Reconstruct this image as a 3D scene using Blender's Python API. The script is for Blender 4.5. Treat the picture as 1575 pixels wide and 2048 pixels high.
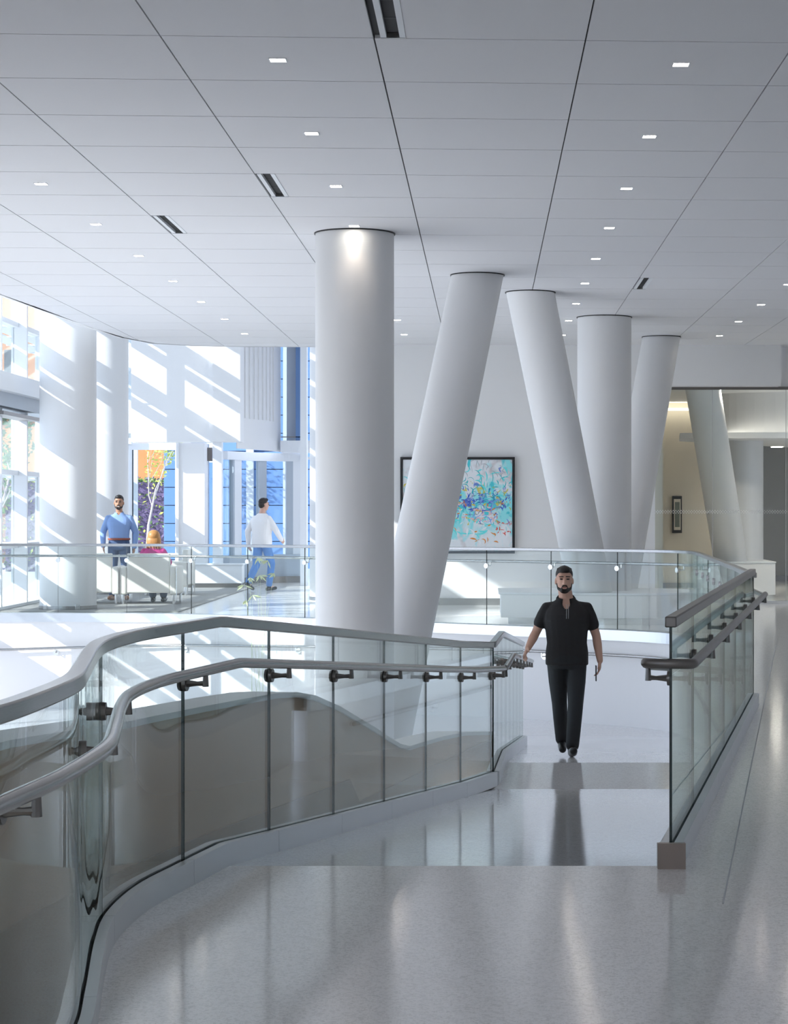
import bpy, bmesh, math, random
from mathutils import Vector, Matrix, Euler, noise

random.seed(7)
for o in list(bpy.data.objects):
    bpy.data.objects.remove(o)
SC = bpy.context.scene
COL = SC.collection
PI = math.pi

# ------------------------------------------------------------------ camera
EYE = 1.57
FPX = 4100.0
cam_d = bpy.data.cameras.new('camera')
cam = bpy.data.objects.new('camera', cam_d)
COL.objects.link(cam)
cam.location = (0, 0, EYE)
cam.rotation_euler = (PI / 2, 0, 0)
cam_d.sensor_fit = 'HORIZONTAL'
cam_d.sensor_width = 36
cam_d.lens = 36 * FPX / 1575
cam_d.shift_x = -182.5 / 1575
cam_d.shift_y = -2.0 / 1575
cam_d.clip_start = 0.1
cam_d.clip_end = 400
SC.camera = cam

# ------------------------------------------------------------------ world, sun, exposure
world = bpy.data.worlds.new('world')
SC.world = world
world.use_nodes = True
wn = world.node_tree.nodes
wbg = wn['Background']
wbg.inputs[0].default_value = (0.68, 0.78, 1.0, 1)
wbg.inputs[1].default_value = 1.3

sun_d = bpy.data.lights.new('sun', 'SUN')
sun = bpy.data.objects.new('sun', sun_d)
COL.objects.link(sun)
sun_d.energy = 4.4
sun_d.angle = math.radians(0.53)
sun_d.color = (1.0, 0.965, 0.95)
SUN_DIR = Vector((0.76, 0.44, -0.47)).normalized()
sun.rotation_euler = SUN_DIR.to_track_quat('-Z', 'Y').to_euler()
sun.location = (-20, 15, 20)

SC.view_settings.view_transform = 'Standard'
SC.view_settings.look = 'None'
SC.view_settings.gamma = 1
SC.view_settings.use_curve_mapping = False
SC.view_settings.exposure = 1.08
try:
    SC.cycles.transparent_max_bounces = 48
    SC.cycles.max_bounces = 14
    SC.cycles.diffuse_bounces = 6
    SC.cycles.glossy_bounces = 6
    SC.cycles.sample_clamp_indirect = 6
except Exception:
    pass

# ------------------------------------------------------------------ materials
MATS = {}


def pbr(name, col, rough=0.6, metal=0.0, bump=0.0, bscale=40.0, vary=0.0, vscale=6.0, spec=0.5):
    if name in MATS:
        return MATS[name]
    m = bpy.data.materials.new(name)
    m.use_nodes = True
    nt = m.node_tree
    b = nt.nodes['Principled BSDF']
    b.inputs['Base Color'].default_value = (*col, 1)
    b.inputs['Roughness'].default_value = rough
    b.inputs['Metallic'].default_value = metal
    b.inputs['Specular IOR Level'].default_value = spec
    tc = nt.nodes.new('ShaderNodeTexCoord')
    if bump > 0:
        n = nt.nodes.new('ShaderNodeTexNoise')
        n.inputs['Scale'].default_value = bscale
        n.inputs['Detail'].default_value = 4
        nt.links.new(tc.outputs['Object'], n.inputs['Vector'])
        bp = nt.nodes.new('ShaderNodeBump')
        bp.inputs['Strength'].default_value = bump
        bp.inputs['Distance'].default_value = 0.01
        nt.links.new(n.outputs['Fac'], bp.inputs['Height'])
        nt.links.new(bp.outputs['Normal'], b.inputs['Normal'])
    if vary > 0:
        n2 = nt.nodes.new('ShaderNodeTexNoise')
        n2.inputs['Scale'].default_value = vscale
        n2.inputs['Detail'].default_value = 5
        nt.links.new(tc.outputs['Object'], n2.inputs['Vector'])
        mx = nt.nodes.new('ShaderNodeMix')
        mx.data_type = 'RGBA'
        mx.inputs['A'].default_value = (*[c * (1 - vary) for c in col], 1)
        mx.inputs['B'].default_value = (*[min(1, c * (1 + vary)) for c in col], 1)
        nt.links.new(n2.outputs['Fac'], mx.inputs['Factor'])
        nt.links.new(mx.outputs['Result'], b.inputs['Base Color'])
    MATS[name] = m
    return m


def glass(name, tint, ior=1.33, rough=0.0):
    m = bpy.data.materials.new(name)
    m.use_nodes = True
    nt = m.node_tree
    nt.nodes.remove(nt.nodes['Principled BSDF'])
    out = nt.nodes['Material Output']
    tr = nt.nodes.new('ShaderNodeBsdfTransparent')
    tr.inputs[0].default_value = (*tint, 1)
    gl = nt.nodes.new('ShaderNodeBsdfGlossy')
    gl.inputs['Roughness'].default_value = rough
    gl.inputs['Color'].default_value = (0.95, 1, 0.98, 1)
    fr = nt.nodes.new('ShaderNodeFresnel')
    ge = nt.nodes.new('ShaderNodeNewGeometry')
    io = nt.nodes.new('ShaderNodeMapRange')      # a thin pane reflects alike on its front and back faces
    io.inputs['To Min'].default_value = ior
    io.inputs['To Max'].default_value = 1 / ior
    nt.links.new(ge.outputs['Backfacing'], io.inputs['Value'])
    nt.links.new(io.outputs[0], fr.inputs['IOR'])
    mx = nt.nodes.new('ShaderNodeMixShader')
    nt.links.new(fr.outputs[0], mx.inputs[0])
    nt.links.new(tr.outputs[0], mx.inputs[1])
    nt.links.new(gl.outputs[0], mx.inputs[2])
    nt.links.new(mx.outputs[0], out.inputs[0])
    MATS[name] = m
    return m


def emit(name, col, strength):
    m = bpy.data.materials.new(name)
    m.use_nodes = True
    nt = m.node_tree
    nt.nodes.remove(nt.nodes['Principled BSDF'])
    e = nt.nodes.new('ShaderNodeEmission')
    e.inputs[0].default_value = (*col, 1)
    e.inputs[1].default_value = strength
    nt.links.new(e.outputs[0], nt.nodes['Material Output'].inputs[0])
    MATS[name] = m
    return m


def terrazzo(name, base, rough, dark=0.88, ramp=False):
    m = bpy.data.materials.new(name)
    m.use_nodes = True
    nt = m.node_tree
    N, L = nt.nodes, nt.links
    b = N['Principled BSDF']
    b.inputs['Roughness'].default_value = rough
    b.inputs['IOR'].default_value = 1.7
    tc = N.new('ShaderNodeTexCoord')
    v = N.new('ShaderNodeTexVoronoi')
    v.inputs['Scale'].default_value = 110
    L.new(tc.outputs['Object'], v.inputs['Vector'])
    r = N.new('ShaderNodeValToRGB')
    r.color_ramp.elements[0].position = 0.0
    r.color_ramp.elements[0].color = (*[c * dark for c in base], 1)
    r.color_ramp.elements[1].position = 0.55
    r.color_ramp.elements[1].color = (*[min(1, c * 1.12) for c in base], 1)
    sep = N.new('ShaderNodeSeparateColor')
    L.new(v.outputs['Color'], sep.inputs[0])
    L.new(sep.outputs[0], r.inputs[0])
    n = N.new('ShaderNodeTexNoise')
    n.inputs['Scale'].default_value = 260
    L.new(tc.outputs['Object'], n.inputs['Vector'])
    r2 = N.new('ShaderNodeValToRGB')
    r2.color_ramp.elements[0].position = 0.33
    r2.color_ramp.elements[0].color = (0.74, 0.72, 0.71, 1)
    r2.color_ramp.elements[1].position = 0.42
    r2.color_ramp.elements[1].color = (1, 1, 1, 1)
    L.new(n.outputs['Fac'], r2.inputs[0])
    mx = N.new('ShaderNodeMix')
    mx.data_type = 'RGBA'
    mx.blend_type = 'MULTIPLY'
    mx.inputs['Factor'].default_value = 1
    L.new(r.outputs[0], mx.inputs['A'])
    L.new(r2.outputs[0], mx.inputs['B'])
    L.new(mx.outputs['Result'], b.inputs['Base Color'])
    # gentle unevenness of the polished surface
    n3 = N.new('ShaderNodeTexNoise')
    n3.inputs['Scale'].default_value = 2.2
    n3.inputs['Detail'].default_value = 2
    L.new(tc.outputs['Object'], n3.inputs['Vector'])
    bp = N.new('ShaderNodeBump')
    bp.inputs['Strength'].default_value = 0.12
    bp.inputs['Distance'].default_value = 0.01
    L.new(n3.outputs['Fac'], bp.inputs['Height'])
    L.new(bp.outputs['Normal'], b.inputs['Normal'])
    MATS[name] = m
    return m


def brushed(name, col, rough):
    m = pbr(name, col, rough, 1.0)
    nt = m.node_tree
    b = nt.nodes['Principled BSDF']
    tc = nt.nodes.new('ShaderNodeTexCoord')
    mp = nt.nodes.new('ShaderNodeMapping')
    mp.inputs['Scale'].default_value = (1.5, 1.5, 220)
    n = nt.nodes.new('ShaderNodeTexNoise')
    n.inputs['Scale'].default_value = 3
    nt.links.new(tc.outputs['Object'], mp.inputs[0])
    nt.links.new(mp.outputs[0], n.inputs['Vector'])
    bp = nt.nodes.new('ShaderNodeBump')
    bp.inputs['Strength'].default_value = 0.08
    bp.inputs['Distance'].default_value = 0.004
    nt.links.new(n.outputs['Fac'], bp.inputs['Height'])
    nt.links.new(bp.outputs['Normal'], b.inputs['Normal'])
    return m


M_WHITE = pbr('white_plaster', (0.81, 0.81, 0.815), 0.65, bump=0.03, bscale=60)
M_COLUMN = pbr('column_paint', (0.72, 0.72, 0.725), 0.42, bump=0.02, bscale=50)
M_CEIL = pbr('ceiling_panel_white', (0.73, 0.73, 0.75), 0.8, bump=0.02, bscale=120)
M_DARK = pbr('joint_dark', (0.02, 0.02, 0.022), 0.8)
M_BLACK = pbr('black', (0.012, 0.012, 0.014), 0.5)
M_FLOOR = terrazzo('terrazzo', (0.85, 0.835, 0.82), 0.12)
M_RAMP = terrazzo('terrazzo_pale', (0.76, 0.76, 0.78), 0.10, dark=0.9)
M_STEEL = brushed('brushed_steel', (0.38, 0.375, 0.37), 0.22)
M_STEELD = brushed('steel_dark', (0.21, 0.195, 0.185), 0.34)
M_CHROME = pbr('chrome', (0.8, 0.8, 0.8), 0.15, 1.0)
M_SHOE = brushed('rail_shoe_metal', (0.66, 0.68, 0.71), 0.38)
M_GLASS = glass('rail_glass', (0.945, 0.972, 0.97))
M_GLASSL = glass('rail_glass_clear', (0.955, 0.98, 0.975))
M_WGLASS = glass('window_glass', (0.86, 0.895, 0.905))
M_BGLASS = glass('blue_glass', (0.50, 0.66, 0.86))
M_GEDGE = pbr('glass_edge', (0.008, 0.025, 0.025), 0.2)
M_TAUPE = pbr('taupe_plaster', (0.52, 0.33, 0.20), 0.55, bump=0.03, vary=0.06, vscale=3)
M_TAUPED = pbr('taupe_base', (0.36, 0.22, 0.13), 0.6, bump=0.03, vary=0.08, vscale=4)
M_CARPET = pbr('carpet', (0.33, 0.32, 0.31), 0.95, bump=0.5, bscale=300, vary=0.15, vscale=40)
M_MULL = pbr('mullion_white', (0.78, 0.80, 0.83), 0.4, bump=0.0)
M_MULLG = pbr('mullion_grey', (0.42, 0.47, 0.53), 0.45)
M_CLAD = pbr('blue_cladding', (0.12, 0.23, 0.46), 0.3, vary=0.05, vscale=2)
M_CREAM = pbr('cream_leather', (0.80, 0.77, 0.70), 0.5, bump=0.05, bscale=90)
M_BEIGE = pbr('beige_wall', (0.62, 0.57, 0.48), 0.7, vary=0.04, vscale=2)
M_GREY = pbr('grey_wall', (0.52, 0.53, 0.55), 0.7)
M_GROUND = pbr('paving', (0.62, 0.60, 0.57), 0.9, bump=0.2, bscale=20, vary=0.1, vscale=1)
M_ORANGE = pbr('terracotta_wall', (0.52, 0.22, 0.07), 0.8, vary=0.1, vscale=1.5)
M_BRICK = pbr('brick_brown', (0.24, 0.10, 0.06), 0.8, vary=0.1, vscale=2)
M_BARK = pbr('birch_bark', (0.50, 0.45, 0.44), 0.8, vary=0.15, vscale=18)
M_LEAFY = pbr('leaf_yellow_green', (0.48, 0.56, 0.10), 0.6)
M_LEAFG = pbr('leaf_green', (0.12, 0.24, 0.07), 0.6)
M_LEAFP = pbr('leaf_purple', (0.13, 0.09, 0.20), 0.6, vary=0.4, vscale=9)
M_LAMP = emit('lamp_lens', (1.0, 0.93, 0.82), 26)

# ------------------------------------------------------------------ geometry helpers
WLOC = {}


def wloc(o):
    return WLOC.get(o.name, Vector((0, 0, 0))) if o is not None else Vector((0, 0, 0))


def tag(o, label=None, cat=None, group=None, kind=None):
    if label: o['label'] = label
    if cat: o['category'] = cat
    if group: o['group'] = group
    if kind: o['kind'] = kind
    return o


def empty(name, loc, label=None, cat=None, group=None, kind=None):
    o = bpy.data.objects.new(name, None)
    o.empty_display_size = 0.1
    COL.objects.link(o)
    o.location = loc
    WLOC[o.name] = Vector(loc)
    return tag(o, label, cat, group, kind)


def finish(name, me, parent=None, mats=None, smooth=False, recentre=True):
    """me holds world coordinates; the object's origin goes to the base of its bounding box."""
    if mats:
        for m in (mats if isinstance(mats, (list, tuple)) else [mats]):
            me.materials.append(m)
    if recentre and len(me.vertices):
        xs = [v.co for v in me.vertices]
        o = Vector(((min(v.x for v in xs) + max(v.x for v in xs)) / 2,
                    (min(v.y for v in xs) + max(v.y for v in xs)) / 2, min(v.z for v in xs)))
        me.transform(Matrix.Translation(-o))
    else:
        o = Vector((0, 0, 0))
    if smooth:
        for p in me.polygons:
            p.use_smooth = True
    ob = bpy.data.objects.new(name, me)
    COL.objects.link(ob)
    WLOC[ob.name] = o
    if parent is not None:
        ob.parent = parent
        ob.location = o - wloc(parent)
    else:
        ob.location = o
    return ob


def mk(name, verts, faces, mats, parent=None, smooth=False, midx=None, fix=True):
    me = bpy.data.meshes.new(name)
    me.from_pydata([tuple(v) for v in verts], [], faces)
    if midx:
        for p, i in zip(me.polygons, midx):
            p.material_index = i
    me.update()
    if fix:
        bm = bmesh.new(); bm.from_mesh(me)
        bmesh.ops.recalc_face_normals(bm, faces=bm.faces)
        bm.to_mesh(me); bm.free()
    return finish(name, me, parent, mats, smooth)


class MB:
    """collects shapes in world coordinates for ONE mesh"""

    def __init__(self):
        self.v, self.f, self.m = [], [], []

    def add(self, vs, fs, mi=0):
        n = len(self.v)
        self.v += [tuple(x) for x in vs]
        self.f += [tuple(i + n for i in f) for f in fs]
        self.m += [mi] * len(fs)
        return self

    def box(self, x0, x1, y0, y1, z0, z1, mi=0):
        vs = [(x0, y0, z0), (x1, y0, z0), (x1, y1, z0), (x0, y1, z0), (x0, y0, z1), (x1, y0, z1), (x1, y1, z1), (x0, y1, z1)]
        fs = [(0, 3, 2, 1), (4, 5, 6, 7), (0, 1, 5, 4), (1, 2, 6, 5), (2, 3, 7, 6), (3, 0, 4, 7)]
        return self.add(vs, fs, mi)

    def prism(self, poly, z0, z1, mi=0):
        n = len(poly)
        vs = [(x, y, z0) for x, y in poly] + [(x, y, z1) for x, y in poly]
        fs = [tuple(range(n - 1, -1, -1)), tuple(range(n, 2 * n))]
        fs += [(i, (i + 1) % n, n + (i + 1) % n, n + i) for i in range(n)]
        return self.add(vs, fs, mi)

    def cone(self, p0, p1, r0, r1, seg=16, mi=0, caps=True):
        p0, p1 = Vector(p0), Vector(p1)
        d = (p1 - p0)
        d.normalize()
        a = Vector((0, 0, 1)) if abs(d.z) < 0.95 else Vector((1, 0, 0))
        u = d.cross(a).normalized(); w = d.cross(u).normalized()
        vs = []
        for p, r in ((p0, r0), (p1, r1)):
            for i in range(seg):
                t = 2 * PI * i / seg
                vs.append(p + u * math.cos(t) * r + w * math.sin(t) * r)
        fs = [(i, (i + 1) % seg, seg + (i + 1) % seg, seg + i) for i in range(seg)]
        if caps:
            fs += [tuple(range(seg - 1, -1, -1)), tuple(range(seg, 2 * seg))]
        return self.add(vs, fs, mi)

    def tube(self, pts, r, seg=10, mi=0, caps=True):
        pts = [Vector(p) for p in pts]
        n = len(pts)
        rs = r if isinstance(r, (list, tuple)) else [r] * n
        vs = []
        t0 = (pts[1] - pts[0]).normalized()
        a = Vector((0, 0, 1)) if abs(t0.z) < 0.9 else Vector((1, 0, 0))
        u = t0.cross(a).normalized()
        for i in range(n):
            if i == 0: t = pts[1] - pts[0]
            elif i == n - 1: t = pts[-1] - pts[-2]
            else: t = (pts[i + 1] - pts[i]).normalized() + (pts[i] - pts[i - 1]).normalized()
            t.normalize()
            u = (u - t * u.dot(t)).normalized()
            w = t.cross(u)
            for k in range(seg):
                g = 2 * PI * k / seg
                vs.append(pts[i] + (u * math.cos(g) + w * math.sin(g)) * rs[i])
        fs = []
        for i in range(n - 1):
            for k in range(seg):
                fs.append((i * seg + k, i * seg + (k + 1) % seg, (i + 1) * seg + (k + 1) % seg, (i + 1) * seg + k))
        if caps:
            fs += [tuple(range(seg - 1, -1, -1)), tuple(range((n - 1) * seg, n * seg))]
        return self.add(vs, fs, mi)

    def sphere(self, c, r, seg=14, rings=9, mi=0, rot=None):
        c = Vector(c)
        r = Vector(r) if not isinstance(r, (int, float)) else Vector((r, r, r))
        vs = []
        for j in range(1, rings):
            th = PI * j / rings
            for i in range(seg):
                ph = 2 * PI * i / seg
                p = Vector((r.x * math.sin(th) * math.cos(ph), r.y * math.sin(th) * math.sin(ph), r.z * math.cos(th)))
                if rot is not None: p = rot @ p
                vs.append(c + p)
        top = Vector((0, 0, r.z)); bot = Vector((0, 0, -r.z))
        if rot is not None: top = rot @ top; bot = rot @ bot
        vs += [c + top, c + bot]
        T, B = len(vs) - 2, len(vs) - 1
        fs = []
        for j in range(rings - 2):
            for i in range(seg):
                fs.append((j * seg + i, (j + 1) * seg + i, (j + 1) * seg + (i + 1) % seg, j * seg + (i + 1) % seg))
        for i in range(seg):
            fs.append((T, i, (i + 1) % seg))
            k = (rings - 2) * seg
            fs.append((B, k + (i + 1) % seg, k + i))
        return self.add(vs, fs, mi)

    def ribbon(self, pts, n0, n1, z0, z1, mi=0, endmi=None):
        """box swept along a plan path: pts (x,y); n0,n1 sideways offsets (right of travel positive); z0,z1 per-point lists"""
        ns = normals(pts)
        vs = []
        for (x, y), (nx, ny), a, b in zip(pts, ns, z0, z1):
            vs += [(x + nx * n0, y + ny * n0, a), (x + nx * n1, y + ny * n1, a), (x + nx * n1, y + ny * n1, b), (x + nx * n0, y + ny * n0, b)]
        fs = []
        n = len(pts)
        for i in range(n - 1):
            for k in range(4):
                fs.append((i * 4 + k, i * 4 + (k + 1) % 4, (i + 1) * 4 + (k + 1) % 4, (i + 1) * 4 + k))
        self.add(vs, fs, mi)
        base = len(self.v) - len(vs)
        e = mi if endmi is None else endmi
        self.f += [(base + 3, base + 2, base + 1, base), tuple(base + (n - 1) * 4 + k for k in range(4))]
        self.m += [e, e]
        return self

    def build(self, name, mats, parent=None, smooth=False):
        return mk(name, self.v, self.f, mats, parent, smooth, self.m)


def normals(pts):
    out = []
    n = len(pts)
    for i in range(n):
        a = pts[max(0, i - 1)]; b = pts[min(n - 1, i + 1)]
        if 0 < i < n - 1:
            d1 = Vector((pts[i][0] - a[0], pts[i][1] - a[1])).normalized()
            d2 = Vector((b[0] - pts[i][0], b[1] - pts[i][1])).normalized()
            d = (d1 + d2)
            d.normalize()
            s = 1 / max(0.5, d.dot(d1))
        else:
            d = Vector((b[0] - a[0], b[1] - a[1])).normalized(); s = 1
        out.append((d.y * s, -d.x * s))
    return out


def shade_auto(o, ang=40):
    me = o.data
    for p in me.polygons: p.use_smooth = True
    bm = bmesh.new(); bm.from_mesh(me)
    for e in bm.edges:
        if len(e.link_faces) == 2 and e.calc_face_angle(0) > math.radians(ang):
            e.smooth = False
    bm.to_mesh(me); bm.free()
    return o


def bevel(o, w=0.01, seg=2):
    m = o.modifiers.new('bevel', 'BEVEL')
    m.width = w; m.segments = seg; m.limit_method = 'ANGLE'
    return o


def copy_tree(o, parent=None):
    c = o.copy()
    COL.objects.link(c)
    c.parent = parent
    for ch in list(o.children):
        copy_tree(ch, c)
    return c


def PX(x, y, Y):
    """world point seen at a photo pixel at depth Y (used to read off sizes)"""
    return ((x - 970) / FPX * Y, Y, EYE - (y - 1022) / FPX * Y)


def catmull(P, n=10):
    out = []
    for i in range(len(P) - 1):
        p0 = P[max(0, i - 1)]; p1 = P[i]; p2 = P[i + 1]; p3 = P[min(len(P) - 1, i + 2)]
        for k in range(n):
            t = k / n
            out.append(tuple(0.5 * (2 * b + (c - a) * t + (2 * a - 5 * b + 4 * c - d) * t * t + (-a + 3 * b - 3 * c + d) * t ** 3)
                             for a, b, c, d in zip(p0, p1, p2, p3)))
    out.append(tuple(P[-1]))
    return out


def slice_path(pts, s0, s1):
    """piece of a polyline between arc lengths"""
    out, s = [], 0.0
    for a, b in zip(pts, pts[1:]):
        L = math.dist(a, b)
        if L < 1e-9: continue
        e = s + L
        if e > s0 and s < s1:
            t0 = max(0, (s0 - s) / L); t1 = min(1, (s1 - s) / L)
            p = tuple(x + (y - x) * t0 for x, y in zip(a, b)); q = tuple(x + (y - x) * t1 for x, y in zip(a, b))
            if not out: out.append(p)
            if math.dist(out[-1], q) > 1e-6: out.append(q)
        s = e
    return out


def path_len(pts):
    return sum(math.dist(a, b) for a, b in zip(pts, pts[1:]))


def arc_at_y(pts, Y):
    s = 0
    for a, b in zip(pts, pts[1:]):
        if min(a[1], b[1]) <= Y <= max(a[1], b[1]) and a[1] != b[1]:
            return s + math.dist(a, b) * (Y - a[1]) / (b[1] - a[1])
        s += math.dist(a, b)
    return s


# ------------------------------------------------------------------ plan of the place
CEIL = 4.34
RS, L0, L1, R1 = 9.07, 15.56, 17.20, 25.60        # ramp start, landing, second run


def rz(Y):
    if Y <= RS: return 0.0
    if Y <= L0: return -(Y - RS) / 12
    z = -(L0 - RS) / 12
    if Y <= L1: return z
    if Y <= R1: return z - (Y - L1) / 12
    return z - (R1 - L1) / 12


LOWZ = rz(30)


def low_z(X):
    return LOWZ - 0.03 * max(0.0, 0.4 - X)


LEFT = catmull([(-1.75, 1.2), (-1.46, 3.0), (-1.26, 4.2), (-1.185, 4.9), (-1.165, 5.3), (-1.172, 5.8), (-1.235, 6.27), (-1.345, 7.0), (-1.395, 7.5), (-1.375, 8.05), (-1.275, 8.6), (-1.155, 9.2), (-1.04, 9.8), (-0.93, 10.4)], 8)
LEFT += [(-0.93 + 0.1815 * (y - 10.4), y) for y in (11.0, 12.2, 13.4, 14.55, 15.78)]
LEFT2 = [(LEFT[-1][0] + 0.012, 15.80), (0.135, 17.25), (0.40, 22.0)]
RIGHT = [(0.815, 9.02), (2.15, 16.5)]
FAR = catmull([(-7.62, 31.45), (-6.2, 31.45), (-4.75, 31.25), (-3.4, 30.5), (-1.7, 29.4), (0.07, 28.2), (1.3, 27.3), (2.05, 26.7), (2.5, 26.1), (2.6, 25.3), (2.5, 23.0), (2.35, 20.0), (2.17, 16.62)], 6)

# ------------------------------------------------------------------ floors
up = []
for x, y in [(-7.65, -9.0), (-7.65, 1.0), (-1.6, 1.0)] + [p for p in LEFT if p[1] < RS]:
    up.append((x - 0.05, y))
up += [(-1.17, RS), (0.80, RS)]
up += [(2.15, 16.5)] + list(reversed(FAR))
up += [(-7.75, 31.45), (-7.75, 45.4), (9, 47), (9, -9)]
bm = bmesh.new()
f = bm.faces.new([bm.verts.new((x, y, 0)) for x, y in up])
bmesh.ops.triangulate(bm, faces=bm.faces)
ex = bmesh.ops.extrude_face_region(bm, geom=list(bm.faces))
bmesh.ops.translate(bm, vec=(0, 0, -0.12), verts=[v for v in ex['geom'] if isinstance(v, bmesh.types.BMVert)])
bmesh.ops.recalc_face_normals(bm, faces=bm.faces)
me = bpy.data.meshes.new('floor'); bm.to_mesh(me); bm.free()
floor = tag(finish('floor', me, None, M_FLOOR, recentre=False), 'polished pale grey terrazzo floor of the upper level', kind='structure')
# thin terrazzo divider strips in the near floor
ds = MB()
for a, b in (((-1.05, 6.1), (2.2, 4.7)), ((0.95, 8.2), (3.4, 24.0)), ((1.35, 4.5), (4.6, 26.0))):
    ds.ribbon([a, b], -0.0035, 0.0035, [-0.02, -0.02], [0.0012, 0.0012])
ds.build('divider_strip', M_GREY, floor)

rows = [RS - 0.001, 10, 11, 12, 13, 14, 15, L0, L1, 18.5, 20, 22, 24, R1, 32.4]


def left_x(Y):
    if Y < 15.8:
        for a, b in zip(LEFT, LEFT[1:]):
            if a[1] <= Y <= b[1]: return a[0] + (b[0] - a[0]) * (Y - a[1]) / max(1e-6, b[1] - a[1]) - 0.06
        return LEFT[-1][0] - 0.06
    if Y <= 17.25: return 0.06 + (Y - 15.8) / 1.45 * 0.075 - 0.06
    return 0.135 + (Y - 17.25) * 0.0558 - 0.06


rb = MB()
for a, b in zip(rows, rows[1:]):
    xl0, xl1 = left_x(a), left_x(b)
    if a >= 22: xl0, xl1 = 0.34, 0.34
    xr0 = 0.80 + (a - 9.02) * 0.1785 if a < 16.5 else 2.75
    xr1 = 0.80 + (b - 9.02) * 0.1785 if b < 16.5 else 2.75
    vs = []
    for zz in (-0.15, 0):
        vs += [(xl0, a, rz(a) + zz), (xr0, a, rz(a) + zz), (xr1, b, rz(b) + zz), (xl1, b, rz(b) + zz)]
    rb.add(vs, [(3, 2, 1, 0), (4, 5, 6, 7), (0, 1, 5, 4), (1, 2, 6, 5), (2, 3, 7, 6), (3, 0, 4, 7)])
ramp = tag(rb.build('ramp', M_RAMP), 'polished white terrazzo ramp sloping down between the glass railings', kind='structure')
lf = MB()
gx = [-7.7, -5, -2.5, 0.4]
for a, b in zip(gx, gx[1:]):
    lf.add([(a, 1.2, low_z(a)), (b, 1.2, low_z(b)), (b, 32.4, low_z(b)), (a, 32.4, low_z(a)),
            (a, 1.2, low_z(a) - .1), (b, 1.2, low_z(b) - .1), (b, 32.4, low_z(b) - .1), (a, 32.4, low_z(a) - .1)],
           [(0, 1, 2, 3), (7, 6, 5, 4), (0, 4, 5, 1), (1, 5, 6, 2), (2, 6, 7, 3), (3, 7, 4, 0)])
tag(lf.build('floor_lower', M_RAMP), 'pale lower floor at the foot of the ramp', kind='structure')
cp = MB().box(-7.7, -4.75, 31.75, 45.2, 0.001, 0.014)
tag(cp.build('carpet', M_CARPET), 'grey woven carpet under the lounge chairs by the glass wall', 'carpet', kind='structure')
tag(MB().box(-60, -7.95, 30, 110, -0.2, -0.06).box(-60, -7.95, -20, 30, -1.8, -1.6).box(-7.85, 40, 47.4, 110, -0.2, -0.06).build('ground_outside', M_GROUND), 'pale paving outside the glass walls', kind='structure')

# ------------------------------------------------------------------ void walls below the upper floor
fw = MB().ribbon(FAR, -0.02, 0.14, [-1.75] * len(FAR), [-0.115] * len(FAR))
tag(fw.build('wall_ramp', M_WHITE), 'white curved wall of the ramp well below the far glass railing', kind='structure')
st = MB().ribbon(FAR, 0.13, 0.165, [-0.125] * len(FAR), [0.012] * len(FAR)).ribbon(FAR, -0.05, 0.14, [0.0] * len(FAR), [0.012] * len(FAR))
tag(st.build('trim_1', M_SHOE), 'brushed metal edge strip along the far floor edge', kind='structure')
lw = MB().ribbon([p for p in LEFT], -0.06, -0.03, [-1.8] * len(LEFT), [rz(p[1]) - 0.005 for p in LEFT])
tag(lw.build('wall_ramp_edge', M_WHITE), 'white edge of the ramp slab below the curved glass railing', kind='structure')
rw = MB().ribbon(RIGHT, -0.05, -0.01, [-1.4] * 2, [-0.002] * 2)
tag(rw.build('wall_ramp_side', M_WHITE), 'white side of the ramp well below the straight railing', kind='structure')
tag(MB().box(-7.8, -1.5, 1.0, 1.2, -1.8, 0.0).build('wall_front', M_WHITE), 'white end wall of the lower level', kind='structure')

# ------------------------------------------------------------------ ceiling
KSK = 0.05


def edge_poly():
    P = [(-6.25, -9), (-6.25, 22), (-6.24, 26.3), (-6.12, 28.0), (-6.0, 31.0), (-5.85, 32.8), (-5.55, 33.9), (-5.0, 34.4), (-2.0, 34.75), (9.0, 34.75), (9.0, -9)]
    return P


def clip(poly, region):
    """clip a polygon against a convex region (clockwise or counter-clockwise)"""
    A = sum(x0 * y1 - x1 * y0 for (x0, y0), (x1, y1) in zip(region, region[1:] + region[:1]))
    s = 1 if A > 0 else -1
    out = poly
    for (ax, ay), (bx, by) in zip(region, region[1:] + region[:1]):
        inp, out = out, []
        if not inp: return []
        def side(p): return s * ((bx - ax) * (p[1] - ay) - (by - ay) * (p[0] - ax))
        for p, q in zip(inp, inp[1:] + inp[:1]):
            sp, sq = side(p), side(q)
            if sp >= 0: out.append(p)
            if sp * sq < 0:
                t = sp / (sp - sq)
                out.append((p[0] + (q[0] - p[0]) * t, p[1] + (q[1] - p[1]) * t))
    return out


EP = edge_poly()
EPx = [(-6.25, -9), (-6.25, 22), (-6.24, 26.3), (-6.13, 28.0), (-6.0, 31.0), (-5.8, 32.8), (-5.5, 33.9), (-4.9, 34.4), (-4.0, 34.6), (9.0, 34.75), (9.0, -9)]
slab = MB().prism(EPx, CEIL + 0.022, CEIL + 0.25)
ceiling = tag(slab.build('ceiling', M_DARK), 'white panelled ceiling with recessed square lights', kind='structure')
VENTS = [(-0.62, 0, 2), (-1.885, 5, 1), (-3.125, 7, 1), (1.84, 11, 1)]     # line x, row, rows long ending at row
LX = [0.59 + 1.2425 * k for k in range(-7, 7)]
LY0, LYP = 12.04, 1.2225


def row_y(k, x):
    return LY0 + LYP * k + KSK * x


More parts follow.
